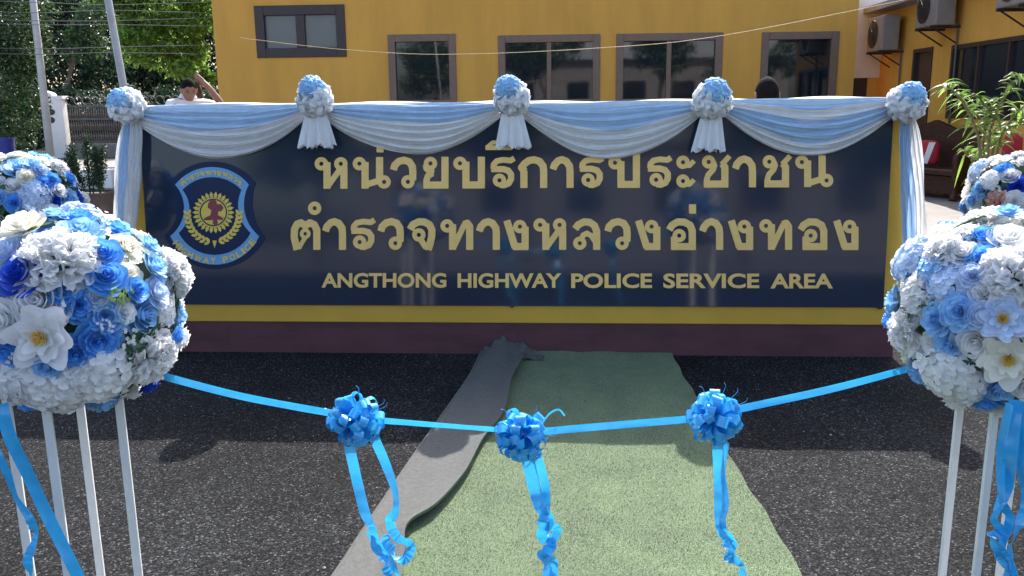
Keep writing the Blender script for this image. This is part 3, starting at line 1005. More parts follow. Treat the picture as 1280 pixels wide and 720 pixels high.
bow(893, 522, 36, [([(897, 555), (899, 600), (900, 645), (904, 668), (916, 680), (912, 695), (926, 706), (930, 740)], [0, .05, .1, .6, 1.3, .3, 1.2, .3], .022),
                   ([(908, 552), (904, 590), (907, 630), (901, 660), (912, 672), (904, 684)], [.9, 1.3, .8, 1.3, .3, 1.0], .017)],
    "blue bow on the right part of the ribbon, with one long straight tail", 33)

# ================================================================== FLOWERS
def petal(mb, rr, phi, half, rho, h, curl, z0, mi=0, nu=7, nv=5, wave=.05):
    ph = rr.uniform(0, 6.28)
    def f(u, v):
        a = (u - .5) * 2
        edge = 1 - .30 * abs(a) ** 2.5
        b = v * edge
        th = phi + a * half * (.45 + .55 * math.sin(min(1, v * 1.15) * PI / 2))
        r = rho * (.22 + .78 * math.sin(b * PI / 2) ** .75) + curl * max(0, b - .72) * 2.2 + wave * math.sin(4 * a + ph) * b * rho
        z = z0 + h * b ** .85 - curl * .9 * max(0, b - .8) ** 1.2 + wave * .7 * math.sin(3.3 * a + ph) * b
        return Vector((r * math.cos(th), r * math.sin(th), z))
    mb.grid(f, nu, nv, mi)
def rose_mesh(seed, openness=1.0):
    rr = random.Random(seed)
    mb = MB()
    ph = rr.uniform(0, 6)
    for rho, h, n, curl, z0 in ((.10, .78, 2, .0, .0), (.20, .78, 3, .02, 0), (.34, .74, 4, .06, 0), (.50, .66, 5, .10, -.02), (.70, .52, 6, .14, -.05), (.92, .32, 7, .16, -.08)):
        ph += .9
        for k in range(n):
            petal(mb, rr, ph + 2 * PI * k / n + rr.uniform(-.12, .12), PI / n * 1.32, rho * rr.uniform(.94, 1.05) * openness, h * rr.uniform(.94, 1.05), curl, z0)
    return mb
def carnation_mesh(seed, n=100):
    rr = random.Random(seed)
    mb = MB()
    for k in range(n):
        z = 1 - 1.15 * (k + .5) / n
        r = math.sqrt(max(0, 1 - z * z)); a = k * 2.39996
        d = Vector((r * math.cos(a), r * math.sin(a), z))
        d = (d + Vector((rr.uniform(-.2, .2), rr.uniform(-.2, .2), rr.uniform(-.1, .2)))).normalized()
        s_ = Matrix.Rotation(rr.uniform(0, 6.28), 3, d) @ d.orthogonal().normalized()
        t_ = d.cross(s_)
        R = rr.uniform(.82, 1.0); hw = rr.uniform(.19, .27); ph = rr.uniform(0, 6)
        def f(u, v):
            q = (u - .5) * 2
            rim = 1 - .16 * abs(q) ** 2 + .05 * math.sin(8 * q + ph)
            p = d * (R * (.45 + .55 * v * rim))
            return p + s_ * (q * hw * (.35 + .65 * v)) + t_ * (.13 * math.sin(4.2 * q + ph) * v + .22 * v * v)
        mb.grid(f, 8, 3)
    for v in mb.v: v.z = v.z * .8 + .12
    return mb
def hydrangea_mesh(seed, n=40):
    rr = random.Random(seed)
    mb = MB()
    for k in range(n):
        z = 1 - 1.05 * (k + .5) / n
        r = math.sqrt(max(0, 1 - z * z)); a = k * 2.39996
        d = Vector((r * math.cos(a), r * math.sin(a), z)).normalized()
        d = (d + Vector((rr.uniform(-.25, .25), rr.uniform(-.25, .25), rr.uniform(-.25, .25)))).normalized()
        c = Vector((r * math.cos(a), r * math.sin(a), z)) * rr.uniform(.84, 1.0)
        s_ = Matrix.Rotation(rr.uniform(0, 6.28), 3, d) @ d.orthogonal().normalized()
        t_ = d.cross(s_)
        L = rr.uniform(.27, .35)
        for q in range(4):
            e = s_ * math.cos(q * PI / 2) + t_ * math.sin(q * PI / 2)
            g = d.cross(e)
            lift = rr.uniform(-.02, .10)
            vs_ = [c + d * -.02] + [c + e * L * x_ + g * L * y_ + d * z_ for x_, y_, z_ in ((.38, .40, .03), (.78, .50, .03), (1.06, .22, lift), (1.06, -.22, lift * .7), (.78, -.50, .03), (.38, -.40, .03), (.62, 0, -.015))]
            mb.add(vs_, [(0, 1, 7), (1, 2, 7), (2, 3, 7), (3, 4, 7), (4, 5, 7), (5, 6, 7), (6, 0, 7)])
    for v in mb.v: v.z = v.z * .75 + .1
    return mb
def peony_mesh(seed):
    rr = random.Random(seed)
    mb = MB()
    ph = 0
    for rho, h, n, curl, z0 in ((.98, .16, 6, .05, 0.0), (.80, .26, 6, .05, .02), (.52, .30, 6, .02, .05)):
        ph += .55
        for k in range(n):
            petal(mb, rr, ph + 2 * PI * k / n + rr.uniform(-.1, .1), PI / n * 1.35, rho * rr.uniform(.78, 1.12), h * rr.uniform(.7, 1.3), curl, z0, wave=.17, nu=11)
    for k in range(60):
        a = k * 2.39996; r = .17 * math.sqrt(k / 60)
        p = Vector((r * math.cos(a), r * math.sin(a), .12))
        q = p + Vector((p.x * .6, p.y * .6, rr.uniform(.14, .24)))
        mb.tube([p, q], [.012, .022], 4, mi=1)
    return mb
def sprig_mesh(seed, n=14):
    rr = random.Random(seed)
    mb = MB()
    for k in range(n):
        tip = Vector((rr.uniform(-.8, .8), rr.uniform(-.8, .8), rr.uniform(.5, 1.1)))
        mb.tube([Vector((0, 0, 0)), tip * .6 + Vector((0, 0, .05)), tip], .015, 3, mi=1)
        for q in range(5):
            a = 2 * PI * q / 5 + k
            e = Vector((math.cos(a), math.sin(a), .35)); g = Vector((-math.sin(a), math.cos(a), 0))
            mb.add([tip, tip + e * .13 + g * .08, tip + e * .2, tip + e * .13 - g * .08], [(0, 1, 2, 3)])
    return mb
def leaf_mesh():
    mb = MB()
    for k, a0 in enumerate((0, 2.2, 4.1)):
        def f(u, v):
            q = (u - .5) * 2
            wd = .30 * math.sin(PI * min(1, v ** .8)) * 1.0
            p = Vector((v * 1.25, q * wd, .18 * v - .30 * v * v + .10 * abs(q)))
            return Matrix.Rotation(a0, 3, 'Z') @ p
        mb.grid(f, 4, 7)
    return mb
_fm = {}
def flower_data(kind, colour, var):
    key = (kind, colour, var)
    if key in _fm: return _fm[key]
    sd = hash((kind, var)) if False else (sum(map(ord, kind)) * 13 + var * 7)
    if kind == 'rose': mb, ms = rose_mesh(sd), [M['p_' + colour]]
    elif kind == 'carnation': mb, ms = carnation_mesh(sd), [M['p_' + colour]]
    elif kind == 'hydrangea': mb, ms = hydrangea_mesh(sd), [M['p_' + colour]]
    elif kind == 'peony': mb, ms = peony_mesh(sd), [M['p_' + colour], M['stamen']]
    elif kind == 'sprig': mb, ms = sprig_mesh(sd), [M['p_' + colour], M['f_lime']]
    elif kind == 'lime': mb, ms = sprig_mesh(sd, 20), [M['f_lime'], M['f_lime']]
    else: mb, ms = leaf_mesh(), [M['f_leaf']]
    me = bpy.data.meshes.new(kind)
    me.from_pydata([tuple(v) for v in mb.v], [], mb.f)
    for m in ms: me.materials.append(m)
    me.polygons.foreach_set("material_index", mb.m)
    me.polygons.foreach_set("use_smooth", [kind != 'hydrangea'] * len(me.polygons))
    me.update()
    _fm[key] = me
    return me
NAMES = dict(rose="rose", carnation="carnation", hydrangea="hydrangea", peony="peony", sprig="filler_sprig", lime="filler_sprig", leaf="leaf")
def add_flower(root, C, d, R, kind, colour, size, rr, push=0.0):
    o = bpy.data.objects.new(NAMES[kind], flower_data(kind, colour, rr.randint(0, 2)))
    COL.objects.link(o)
    o.parent = root
    n_ = Vector(d).normalized()
    tilt = (n_ + Vector((rr.uniform(-.16, .16), rr.uniform(-.16, .16), rr.uniform(-.10, .16)))).normalized()
    o.rotation_mode = 'QUATERNION'
    from mathutils import Quaternion
    o.rotation_quaternion = tilt.to_track_quat('Z', 'Y') @ Quaternion((0, 0, 1), rr.uniform(0, 6.28))
    depth = {'rose': .55, 'carnation': .55, 'hydrangea': .50, 'peony': .30, 'sprig': .5, 'lime': .5, 'leaf': .1}[kind]
    o.location = C - ORG[root.name] + n_ * (R - size * depth + push + (rr.uniform(-.010, .026) if kind in ('rose', 'carnation', 'hydrangea') else 0))
    o.scale = (size, size, size * (.9 if kind != 'peony' else 1))
    return o
def flower_stand(Cpx, Y, Rr, legs, listed, label, seed, fill=(.30, .10, .28, .12, .20), nfill=150, tails=(), leg_c=None, sq=1.0):
    rr = random.Random(seed)
    C = at(Cpx[0], Cpx[1], Y)
    base = leg_c if leg_c else (C.x, C.y)
    root = empty("flower_stand", (base[0], base[1], 0), label, "flower stand", "ball shaped flower stands")
    for dx, dy in legs:
        x, y = base[0] + dx, base[1] + dy
        b = MB()
        b.box((x, y, (C.z - .12) / 2), (.024, .012, C.z - .12), Matrix.Rotation(math.radians(12), 3, 'Z'), bev=.002)
        b.build("leg", M['white_metal'], root, smooth=False)
    b = MB()
    rg = max(math.hypot(*l) for l in legs)
    for zz in (.02, C.z - .16):
        b.tube([Vector((base[0] + rg * math.cos(2 * PI * k / 32), base[1] + rg * math.sin(2 * PI * k / 32), zz)) for k in range(33)], .010, 6)
    b.build("hoop", M['white_metal'], root)
    b = MB().sphere(C, (Rr * .82, Rr * .82, Rr * .82 * sq), 32, 20, lambda d: 1 + .03 * noise.noise(d * 3))
    b.build("foam_core", M['foam'], root)
    placed = []
    dep = (C - CAM).dot(Fv)
    for (px, py, rp, kind, colour) in listed:
        r_ = ray(px, py)
        oc_ = CAM - C
        bq = oc_.dot(r_); cq = oc_.dot(oc_) - Rr * Rr
        disc = bq * bq - cq
        if disc > 0: p = CAM + r_ * (-bq - math.sqrt(disc))
        else: p = CAM + r_ * (-bq)
        d = (p - C).normalized()
        size = rp * dep / F_PX * (.77 if kind == 'peony' else 1.15)
        add_flower(root, C, d, Rr, kind, colour, size, rr, push=.028 if kind == 'peony' else 0)
        placed.append((d, size / Rr))
    tries = 0
    kinds = [('rose', 'blue'), ('rose', 'sky'), ('rose', 'white'), ('carnation', 'white'), ('hydrangea', 'white'), ('rose', 'deep'), ('hydrangea', 'pale'), ('rose', 'cream'), ('peony', 'white')]
    wts = [.20, .19, .15, .20, .06, .02, .05, .11, .02]
    cnt = 0
    while tries < 5000 and cnt < nfill:
        tries += 1
        z = rr.uniform(-.95, 1); a = rr.uniform(0, 2 * PI)
        q = math.sqrt(1 - z * z)
        d = Vector((q * math.cos(a), q * math.sin(a), z))
        k, c = rr.choices(kinds, wts)[0]
        size = Rr * {'rose': rr.uniform(.15, .21), 'carnation': rr.uniform(.22, .29), 'hydrangea': rr.uniform(.22, .28), 'peony': .29}[k]
        if any((d - e).length < (size / Rr + s) * .80 for e, s in placed): continue
        add_flower(root, C, d, Rr, k, c, size, rr)
        placed.append((d, size / Rr))
        cnt += 1
    # leaves and filler in the gaps
    n_l = 0; tries = 0
    while n_l < 60 and tries < 3000:
        tries += 1
        z = rr.uniform(-.9, 1); a = rr.uniform(0, 2 * PI); q = math.sqrt(1 - z * z)
        d = Vector((q * math.cos(a), q * math.sin(a), z))
        if any((d - e).length < s * .78 for e, s in placed): continue
        k, c = rr.choices([('leaf', ''), ('sprig', 'white'), ('lime', '')], [.5, .38, .12])[0]
        add_flower(root, C, d, Rr, k, c, Rr * (.20 if k == 'leaf' else .13), rr, push=-.012 if k == 'leaf' else -.008)
        n_l += 1
    for ti, (pts, tw, wd) in enumerate(tails):
        b = MB()
        strip(b, [at(x, y, yy) for x, y, yy in pts], wd * 1.15, tw, 14, crk=(seed * .37 + ti + 1) if ti or seed == 42 else 0)
        b.build("ribbon_tail", M['ribbon'], root)
    return root
def sqlegs(r, th): return [(r * math.cos(th + k * PI / 2), r * math.sin(th + k * PI / 2)) for k in range(4)]
LIST_L = [(73, 322, 42, 'carnation', 'white'), (100, 289, 24, 'rose', 'sky'), (28, 282, 24, 'rose', 'cream'), (26, 342, 26, 'rose', 'deep'), (44, 376, 34, 'rose', 'white'), (54, 419, 44, 'peony', 'white'),
 (99, 380, 20, 'rose', 'blue'), (77, 358, 18, 'rose', 'blue'), (137, 396, 23, 'rose', 'sky'), (133, 346, 22, 'rose', 'blue'), (129, 318, 20, 'rose', 'blue'), (161, 338, 20, 'rose', 'cream'), (187, 394, 25, 'rose', 'sky'),
 (201, 366, 19, 'rose', 'pale'), (172, 362, 14, 'rose', 'blue'), (125, 427, 24, 'rose', 'blue'), (95, 446, 22, 'rose', 'blue'), (60, 456, 15, 'rose', 'sky'), (194, 450, 36, 'carnation', 'white'), (231, 425, 19, 'rose', 'white'),
 (128, 476, 32, 'hydrangea', 'white'), (66, 488, 34, 'hydrangea', 'white'), (16, 484, 32, 'hydrangea', 'white'), (5, 444, 24, 'rose', 'blue'), (2, 400, 22, 'rose', 'white'), (216, 420, 13, 'rose', 'blue'), (124, 372, 14, 'rose', 'white'),
 (158, 391, 12, 'rose', 'white'), (3, 308, 22, 'rose', 'pale'), (214, 390, 16, 'hydrangea', 'white'), (160, 422, 12, 'sprig', 'white'), (150, 370, 14, 'lime', ''), (166, 440, 12, 'leaf', ''), (50, 300, 16, 'leaf', ''), (78, 390, 10, 'sprig', 'white'),
 (130, 408, 9, 'sprig', 'white'), (28, 450, 14, 'sprig', 'white'), (56, 352, 12, 'leaf', ''), (0, 345, 18, 'rose', 'blue'), (-20, 470, 26, 'hydrangea', 'white')]
LIST_R = [(1201, 288, 21, 'carnation', 'white'), (1226, 290, 19, 'rose', 'blue'), (1260, 294, 26, 'rose', 'white'), (1178, 312, 25, 'carnation', 'white'), (1228, 321, 21, 'rose', 'blue'), (1205, 315, 17, 'rose', 'white'),
 (1163, 333, 19, 'hydrangea', 'sky'), (1184, 352, 27, 'hydrangea', 'pale'), (1144, 361, 31, 'carnation', 'white'), (1230, 367, 19, 'rose', 'white'), (1268, 344, 36, 'carnation', 'white'), (1253, 398, 31, 'peony', 'pale'), (1226, 394, 16, 'rose', 'pale'),
 (1201, 390, 21, 'rose', 'sky'), (1170, 400, 18, 'rose', 'sky'), (1186, 430, 19, 'rose', 'sky'), (1220, 427, 24, 'rose', 'white'), (1260, 446, 37, 'peony', 'cream'), (1126, 419, 29, 'carnation', 'white'), (1158, 436, 16, 'rose', 'white'),
 (1151, 464, 18, 'rose', 'sky'), (1188, 474, 35, 'hydrangea', 'white'), (1251, 489, 23, 'rose', 'sky'), (1218, 470, 18, 'rose', 'white'), (1216, 345, 14, 'rose', 'pale'), (1285, 480, 22, 'rose', 'white'), (1136, 447, 10, 'rose', 'cream'),
 (1160, 384, 10, 'leaf', ''), (1235, 345, 14, 'leaf', ''), (1212, 452, 12, 'leaf', '')]
YF = 2.35
flower_stand((98, 389), YF, .280, sqlegs(.148, math.radians(12)), LIST_L, "large ball of white and blue silk flowers on white legs, front left of the sign", 41,
    tails=[([(2, 505, 2.02), (12, 545, 2.02), (36, 595, 2.04), (62, 650, 2.05), (100, 725, 2.05)], [0, .1, .25, .1, .2], .026),
           ([(-8, 560, 2.03), (8, 590, 2.03), (20, 622, 2.05), (38, 650, 2.04), (44, 672, 2.05), (36, 700, 2.04), (36, 740, 2.04)], [.2, .6, 1.1, .4, 1.1, .3, 1.0], .020)],
    leg_c=(-1.295, YF))
flower_stand((1247, 388), YF, .276, sqlegs(.127, math.radians(45)), LIST_R, "large ball of white and blue silk flowers on white legs, front right of the sign", 42,
    tails=[([(1270, 500, 2.04), (1264, 560, 2.02), (1258, 610, 2.03), (1244, 645, 2.02), (1252, 665, 2.03), (1240, 672, 2.02), (1256, 700, 2.03), (1250, 740, 2.03)], [.2, .1, .4, 1.2, .3, 1.2, .2, .9], .028),
           ([(1262, 505, 2.02), (1252, 560, 2.04), (1252, 620, 2.02), (1262, 650, 2.02), (1252, 690, 2.03), (1262, 735, 2.03)], [.7, .3, .8, .2, 1.0, .3], .020),
           ([(1284, 505, 2.02), (1278, 570, 2.02), (1284, 630, 2.04), (1262, 680, 2.02), (1270, 735, 2.02)], [0, .4, .2, 1.1, .2], .026)],
    leg_c=(1.43, YF))
LIST_LB = [(17, 254, 11, 'rose', 'blue'), (45, 246, 17, 'hydrangea', 'pale'), (70, 247, 14, 'rose', 'deep'), (88, 250, 12, 'rose', 'sky'), (33, 220, 10, 'rose', 'cream'), (55, 229, 11, 'rose', 'blue'), (22, 203, 18, 'rose', 'sky'), (42, 205, 11, 'rose', 'sky'), (75, 237, 9, 'rose', 'white'), (52, 212, 10, 'rose', 'pale'), (15, 232, 12, 'rose', 'white'), (66, 224, 9, 'rose', 'blue'), (85, 268, 13, 'hydrangea', 'pale'), (60, 270, 14, 'hydrangea', 'white')]
flower_stand((36, 252), 4.85, .275, sqlegs(.14, .3), LIST_LB, "ball of blue and white flowers behind the front left ball, beside the sign's end", 43, nfill=110)
LIST_RB = [(1246, 252, 14, 'carnation', 'peach'), (1268, 252, 12, 'rose', 'white'), (1222, 262, 12, 'rose', 'white'), (1273, 231, 13, 'rose', 'deep'), (1252, 210, 12, 'rose', 'blue'), (1226, 235, 12, 'rose', 'sky'), (1236, 225, 11, 'hydrangea', 'white'), (1262, 218, 10, 'rose', 'white'), (1216, 250, 9, 'rose', 'sky'), (1210, 272, 9, 'rose', 'peach')]
flower_stand((1268, 250), 5.1, .275, sqlegs(.14, .5), LIST_RB, "flower ball with a peach bloom behind the front right ball, before the bamboo", 44, nfill=110)

# ================================================================== BUILDINGS
FP = Vector((0, 18.0, 0))                        # facade plane: parallel to the sign
def pF(px, py):
    h = hit(px, py, FP, SB)
    return (h - FP).dot(SU), h.z
def Fw(s, z, d=0): return FP + SU * s + Vector((0, 0, z)) - SB * d     # d towards the camera
MF = Matrix((SU, SB, Vector((0, 0, 1)))).transposed()
def fbox(mb, s0, s1, z0, z1, d0, d1, bev=0, mi=0):
    mb.box(Fw((s0 + s1) / 2, (z0 + z1) / 2, (d0 + d1) / 2), (s1 - s0, abs(d1 - d0), z1 - z0), MF, mi, bev)
s_l, _ = pF(269, 60); s_r, _ = pF(1070, 60)
HB = 5.2
bld = empty("office_building", Fw((s_l + s_r) / 2, 0), "ochre yellow single storey building with a row of bronze framed windows behind the sign", "building")
wins = []
for (x0, y0, x1, y1, k) in ((320, 10, 431, 68.5, 'high'), (487, 46, 569, 131, 'one'), (625, 47, 747, 130, 'two'), (773, 45, 898, 129, 'two'), (955, 43, 1041, 128, 'one')):
    a, zt = pF((x0 + x0) / 2, y0); b_, zb = pF(x1, y1)
    wins.append((a, b_, zb, zt, k))
cs_ = sorted({s_l, s_r} | {w_[0] for w_ in wins} | {w_[1] for w_ in wins})
cz_ = sorted({0, HB} | {w_[2] for w_ in wins} | {w_[3] for w_ in wins})
mb = MB()
def facade_pt(s, z): return Fw(s, z)
for i in range(len(cs_) - 1):
    for j in range(len(cz_) - 1):
        m_, n_ = (cs_[i] + cs_[i + 1]) / 2, (cz_[j] + cz_[j + 1]) / 2
        if any(w_[0] < m_ < w_[1] and w_[2] < n_ < w_[3] for w_ in wins): continue
        mb.add([Fw(cs_[i], cz_[j]), Fw(cs_[i + 1], cz_[j]), Fw(cs_[i + 1], cz_[j + 1]), Fw(cs_[i], cz_[j + 1])], [(0, 1, 2, 3)])
for (a, b_, zb, zt, k) in wins:                   # reveals
    for p, q in (((a, zb), (b_, zb)), ((b_, zb), (b_, zt)), ((b_, zt), (a, zt)), ((a, zt), (a, zb))):
        mb.add([Fw(*p), Fw(*q), Fw(*q, -.16), Fw(*p, -.16)], [(0, 1, 2, 3)])
DEP = 7
mb.add([Fw(s_l, 0), Fw(s_l, HB), Fw(s_l, HB, -DEP), Fw(s_l, 0, -DEP)], [(0, 1, 2, 3)])
mb.add([Fw(s_r, 0), Fw(s_r, HB), Fw(s_r, HB, -DEP), Fw(s_r, 0, -DEP)], [(0, 1, 2, 3)])
mb.add([Fw(s_l, 0, -DEP), Fw(s_r, 0, -DEP), Fw(s_r, HB, -DEP), Fw(s_l, HB, -DEP)], [(0, 1, 2, 3)])
mb.build("wall", M['facade'], bld, smooth=False)
mb = MB(); fbox(mb, s_l - .5, s_r + .05, HB + .002, HB + .2, .6, -DEP - .3); mb.build("roof", M['roof'], bld, smooth=False)
for (a, b_, zb, zt, k) in wins:
    fm = M['frame_dark'] if k == 'high' else M['frame']
    mb = MB()
    t_ = .15 if k == 'high' else .105
    fbox(mb, a - .04, a + t_, zb - .04, zt + .04, .03, -.10, .008); fbox(mb, b_ - t_, b_ + .04, zb - .04, zt + .04, .03, -.10, .008)
    fbox(mb, a + t_ + .001, b_ - t_ - .001, zt - t_, zt + .04, .026, -.10, .008); fbox(mb, a + t_ + .001, b_ - t_ - .001, zb - .04, zb + t_, .026, -.10, .008)
    m_ = (a + b_) / 2
    if k != 'one': fbox(mb, m_ - (.09 if k == 'high' else .045), m_ + (.09 if k == 'high' else .045), zb + t_ + .001, zt - t_ - .001, .01, -.10, .006)
    fr = mb.build("window_frame", fm, bld, smooth=False)
    for (p, q) in (((a + t_, m_ - .04), (m_ + .04, b_ - t_)) if k != 'one' else ((a + t_, b_ - t_),)):
        tilt = rnd.uniform(-.006, .006)
        mb = MB()
        mb.add([Fw(p, zb + t_, -.05), Fw(q, zb + t_, -.05 + tilt), Fw(q, zt - t_, -.05 - .006 + tilt), Fw(p, zt - t_, -.056)], [(0, 1, 2, 3)])
        mb.build("pane", M['glass_pale'] if k == 'high' else M['glass'], fr, smooth=False)

# right wing: wall running towards the camera
WP = Vector((at(1190, 100, 15.0).x, 15.0, 0))
WN = -SU                                         # faces left
def pWg(px, py):
    h = hit(px, py, WP, SU)
    return -(h - WP).dot(SB), h.z                 # distance towards the camera, height
def Ww(a, z, d=0): return WP - SB * a + Vector((0, 0, z)) + WN * d
MW = Matrix((SB, SU, Vector((0, 0, 1)))).transposed()
def wbox(mb, a0, a1, z0, z1, d0, d1, bev=0, mi=0):
    mb.box(Ww((a0 + a1) / 2, (z0 + z1) / 2, (d0 + d1) / 2), (abs(a1 - a0), abs(d1 - d0), z1 - z0), MW, mi, bev)
wing = empty("side_wing", Ww(0, 0), "ochre wing on the right with dark windows and a grey eave, running towards the camera", "building")
aF = pWg(1091, 80)[0]
aN = 5.2
ops = []
a0, zt = pWg(1143, 62); a1, _ = pWg(1167, 62); ops.append((a0, a1, 0.05, zt, 'door'))
a0, zt = pWg(1191, 57); a2, zb = pWg(1194, 148); ops.append((a0, aN - .4, max(.9, zb), zt, 'window'))
csx = sorted({aF, aN} | {o[0] for o in ops} | {o[1] for o in ops}); czx = sorted({0, 3.3} | {o[2] for o in ops} | {o[3] for o in ops})
mb = MB()
for i in range(len(csx) - 1):
    for j in range(len(czx) - 1):
        m_, n_ = (csx[i] + csx[i + 1]) / 2, (czx[j] + czx[j + 1]) / 2
        if any(o[0] < m_ < o[1] and o[2] < n_ < o[3] for o in ops): continue
        mb.add([Ww(csx[i], czx[j]), Ww(csx[i + 1], czx[j]), Ww(csx[i + 1], czx[j + 1]), Ww(csx[i], czx[j + 1])], [(0, 1, 2, 3)])
mb.add([Ww(aN, 0), Ww(aN, 3.3), Ww(aN, 3.3, -5), Ww(aN, 0, -5)], [(0, 1, 2, 3)])
mb.build("wall", M['facade'], wing, smooth=False)
mb = MB(); wbox(mb, aF - .3, aN + .5, 3.302, 3.42, .42, -5.2); mb.build("roof", M['roof'], wing, smooth=False)
for (a0, a1, z0, z1, k) in ops:
    mb = MB()
    n_b = 2 if k == 'door' else 5
    t_ = .07
    wbox(mb, a0, a0 + t_, z0, z1, .02, -.08); wbox(mb, a1 - t_, a1, z0, z1, .02, -.08)
    wbox(mb, a0 + t_ + .001, a1 - t_ - .001, z1 - t_, z1, .018, -.08); wbox(mb, a0 + t_ + .001, a1 - t_ - .001, z0, z0 + t_, .018, -.08)
    if k == 'window':
        for q in range(1, n_b):
            c_ = a0 + (a1 - a0) * q / n_b
            wbox(mb, c_ - .03, c_ + .03, z0 + t_ + .001, z1 - t_ - .001, .012, -.08)
    fr = mb.build("door_frame" if k == 'door' else "window_frame", M['frame_dark'], wing, smooth=False)
    mb = MB(); wbox(mb, a0 + .02, a1 - .02, z0 + .02, z1 - .02, -.04, -.06)
    mb.build("opening_slab" if k == 'door' else "pane", M['black'] if k == 'door' else M['glass'], fr, smooth=False)
# white wall piece between the two buildings
cw = empty("link_wall", Fw(s_r + .6, 0, -1.0), "white painted wall piece filling the gap between the yellow buildings, dark opening below", "wall")
a = hit(1062, 20, FP + SB * 1.0, SB); b_ = hit(1100, 97, FP + SB * 1.0, SB)
sa, sb_ = (a - FP).dot(SU), (b_ - FP).dot(SU)
zlow = b_.z
mb = MB(); fbox(mb, sa, sb_ + .5, zlow, 3.6, -1.0, -1.15); mb.build("white_wall", M['white_wall'], cw, smooth=False)
mb = MB(); fbox(mb, sa, sb_ - .25, 0, zlow - .003, -1.02, -1.12); mb.build("opening_slab", M['frame_dark'], cw, smooth=False)  # solid slab stands in for the dark opening, its shade put into the colour
mb = MB(); fbox(mb, sb_ - .247, sb_ + .5, 0, zlow - .003, -1.0, -1.15); mb.build("wall", M['facade'], cw, smooth=False)

# air conditioners
def ac_unit(a, z, label):
    root = empty("air_conditioner", Ww(a, z, .4), label, "air conditioner", "air conditioner units on the wing wall")
    w_, h_, d_ = .86, .66, .32
    mb = MB(); wbox(mb, a - w_ / 2, a + w_ / 2, z, z + h_, .14, .14 + d_, .02); mb.build("casing", M['ac'], root, smooth=False)
    mb = MB()
    c = Ww(a - .1, z + h_ / 2, .14 + d_ + .012)
    e1, e2 = SB, Vector((0, 0, 1))
    for r in (.06, .11, .16, .21, .26):
        mb.tube([c + e1 * r * math.cos(2 * PI * k / 28) + e2 * r * math.sin(2 * PI * k / 28) for k in range(29)], .006, 5)
    for k in range(8):
        q = PI * k / 8
        mb.tube([c + (e1 * math.cos(q) + e2 * math.sin(q)) * .27, c - (e1 * math.cos(q) + e2 * math.sin(q)) * .27], .004, 4)
    mb.build("fan_grille", M['black'], root)
    mb = MB()
    mb.add([c - WN * .010 + (e1 * math.cos(2 * PI * k / 28) + e2 * math.sin(2 * PI * k / 28)) * .265 for k in range(28)], [tuple(range(28))])
    mb.build("fan_recess", M['black'], root, smooth=False)
    for da in (-.3, .3):
        mb = MB()
        wbox(mb, a + da - .02, a + da + .02, z - .045, z - .004, 0, .5)
        mb.tube([Ww(a + da, z - .03, .45), Ww(a + da, z - .3, .02)], .014, 6)
        mb.build("bracket", M['black'], root, smooth=False)
    mb = MB(); mb.tube([Ww(a + .3, z + .1, .13), Ww(a + .3, z + .05, .04), Ww(a + .3, z - .6, .03), Ww(a + .3, .4, .03)], .018, 6); mb.build("pipe", M['cable'], root)
def a_for(px): return pWg(px, 60)[0]
ac_unit(a_for(1122), 2.50, "air conditioner on the ochre wing, farthest one, beside the white wall piece")
ac_unit(a_for(1188), 2.76, "air conditioner on the ochre wing, middle one, higher than the farthest")
ac_unit(a_for(1300), 2.80, "air conditioner at the top right corner, nearest and partly out of view")

# wooden settee and its cushions by the wing
set_c = at(1222, 236, 14.2); set_c.z = 0
q1 = (SU * .80 - SB * .60).normalized(); q2 = Vector((-q1.y, q1.x, 0)); MC = Matrix((q1, q2, Vector((0, 0, 1)))).transposed()
st = empty("settee", set_c, "dark carved wooden settee standing in front of the ochre wing, behind the bamboo", "settee")
e1 = (SU * .45 - SB * .89).normalized(); e2 = (SU * .89 + SB * .45).normalized()
set_c = at(1193, 236, 13.4) - e1 * 1.0 + e2 * .31; set_c.z = 0
st.location = set_c; ORG[st.name] = Vector(set_c)
MS = Matrix((e1, e2, Vector((0, 0, 1)))).transposed()
def stp(x, y, z): return set_c + e1 * x + e2 * y + Vector((0, 0, z))
mb = MB().box(stp(0, 0, .42), (2.0, .62, .09), MS, bev=.02); mb.build("seat", M['wood'], st, smooth=False)
mb = MB().box(stp(0, .05, .22), (1.9, .5, .28), MS, bev=.01); mb.build("apron", M['wood'], st, smooth=False)
mb = MB()
bp_ = [(-1, .45), (-1, .95), (-.75, 1.12), (-.4, 1.08), (0, 1.22), (.4, 1.08), (.75, 1.12), (1, .95), (1, .45)]
mb.poly([stp(x, .30, z) for x, z in bp_], e2 * -.09, e2 * 0)
mb.poly([stp(x * .999, .39, z) for x, z in bp_][::-1], e2 * .02, e2 * 0)
mb.build("backrest", M['wood'], st, smooth=False)
for sx in (-1, 1):
    mb = MB()
    mb.tube(catmull([stp(sx * 1.0, .28, .82), stp(sx * 1.02, .05, .74), stp(sx * 1.03, -.22, .72), stp(sx * 1.03, -.36, .66), stp(sx * 1.03, -.34, .5), stp(sx * 1.03, -.31, .4)], 6), .055, 8)
    mb.build("arm", M['wood'], st)
    mb = MB().box(stp(sx * 1.0, 0, .50), (.05, .50, .44), MS, bev=.01); mb.build('side_panel', M['wood'], st, smooth=False)
    for sy in (-.28, .28):
        mb = MB(); mb.tube(catmull([stp(sx * .96, sy, .46), stp(sx * 1.0, sy * 1.1, .3), stp(sx * .98, sy, .12), stp(sx * 1.02, sy * 1.25, 0)], 5), [.06] * 5 + [.05] * 5 + [.06] * 6, 8); mb.build("leg", M['wood'], st)
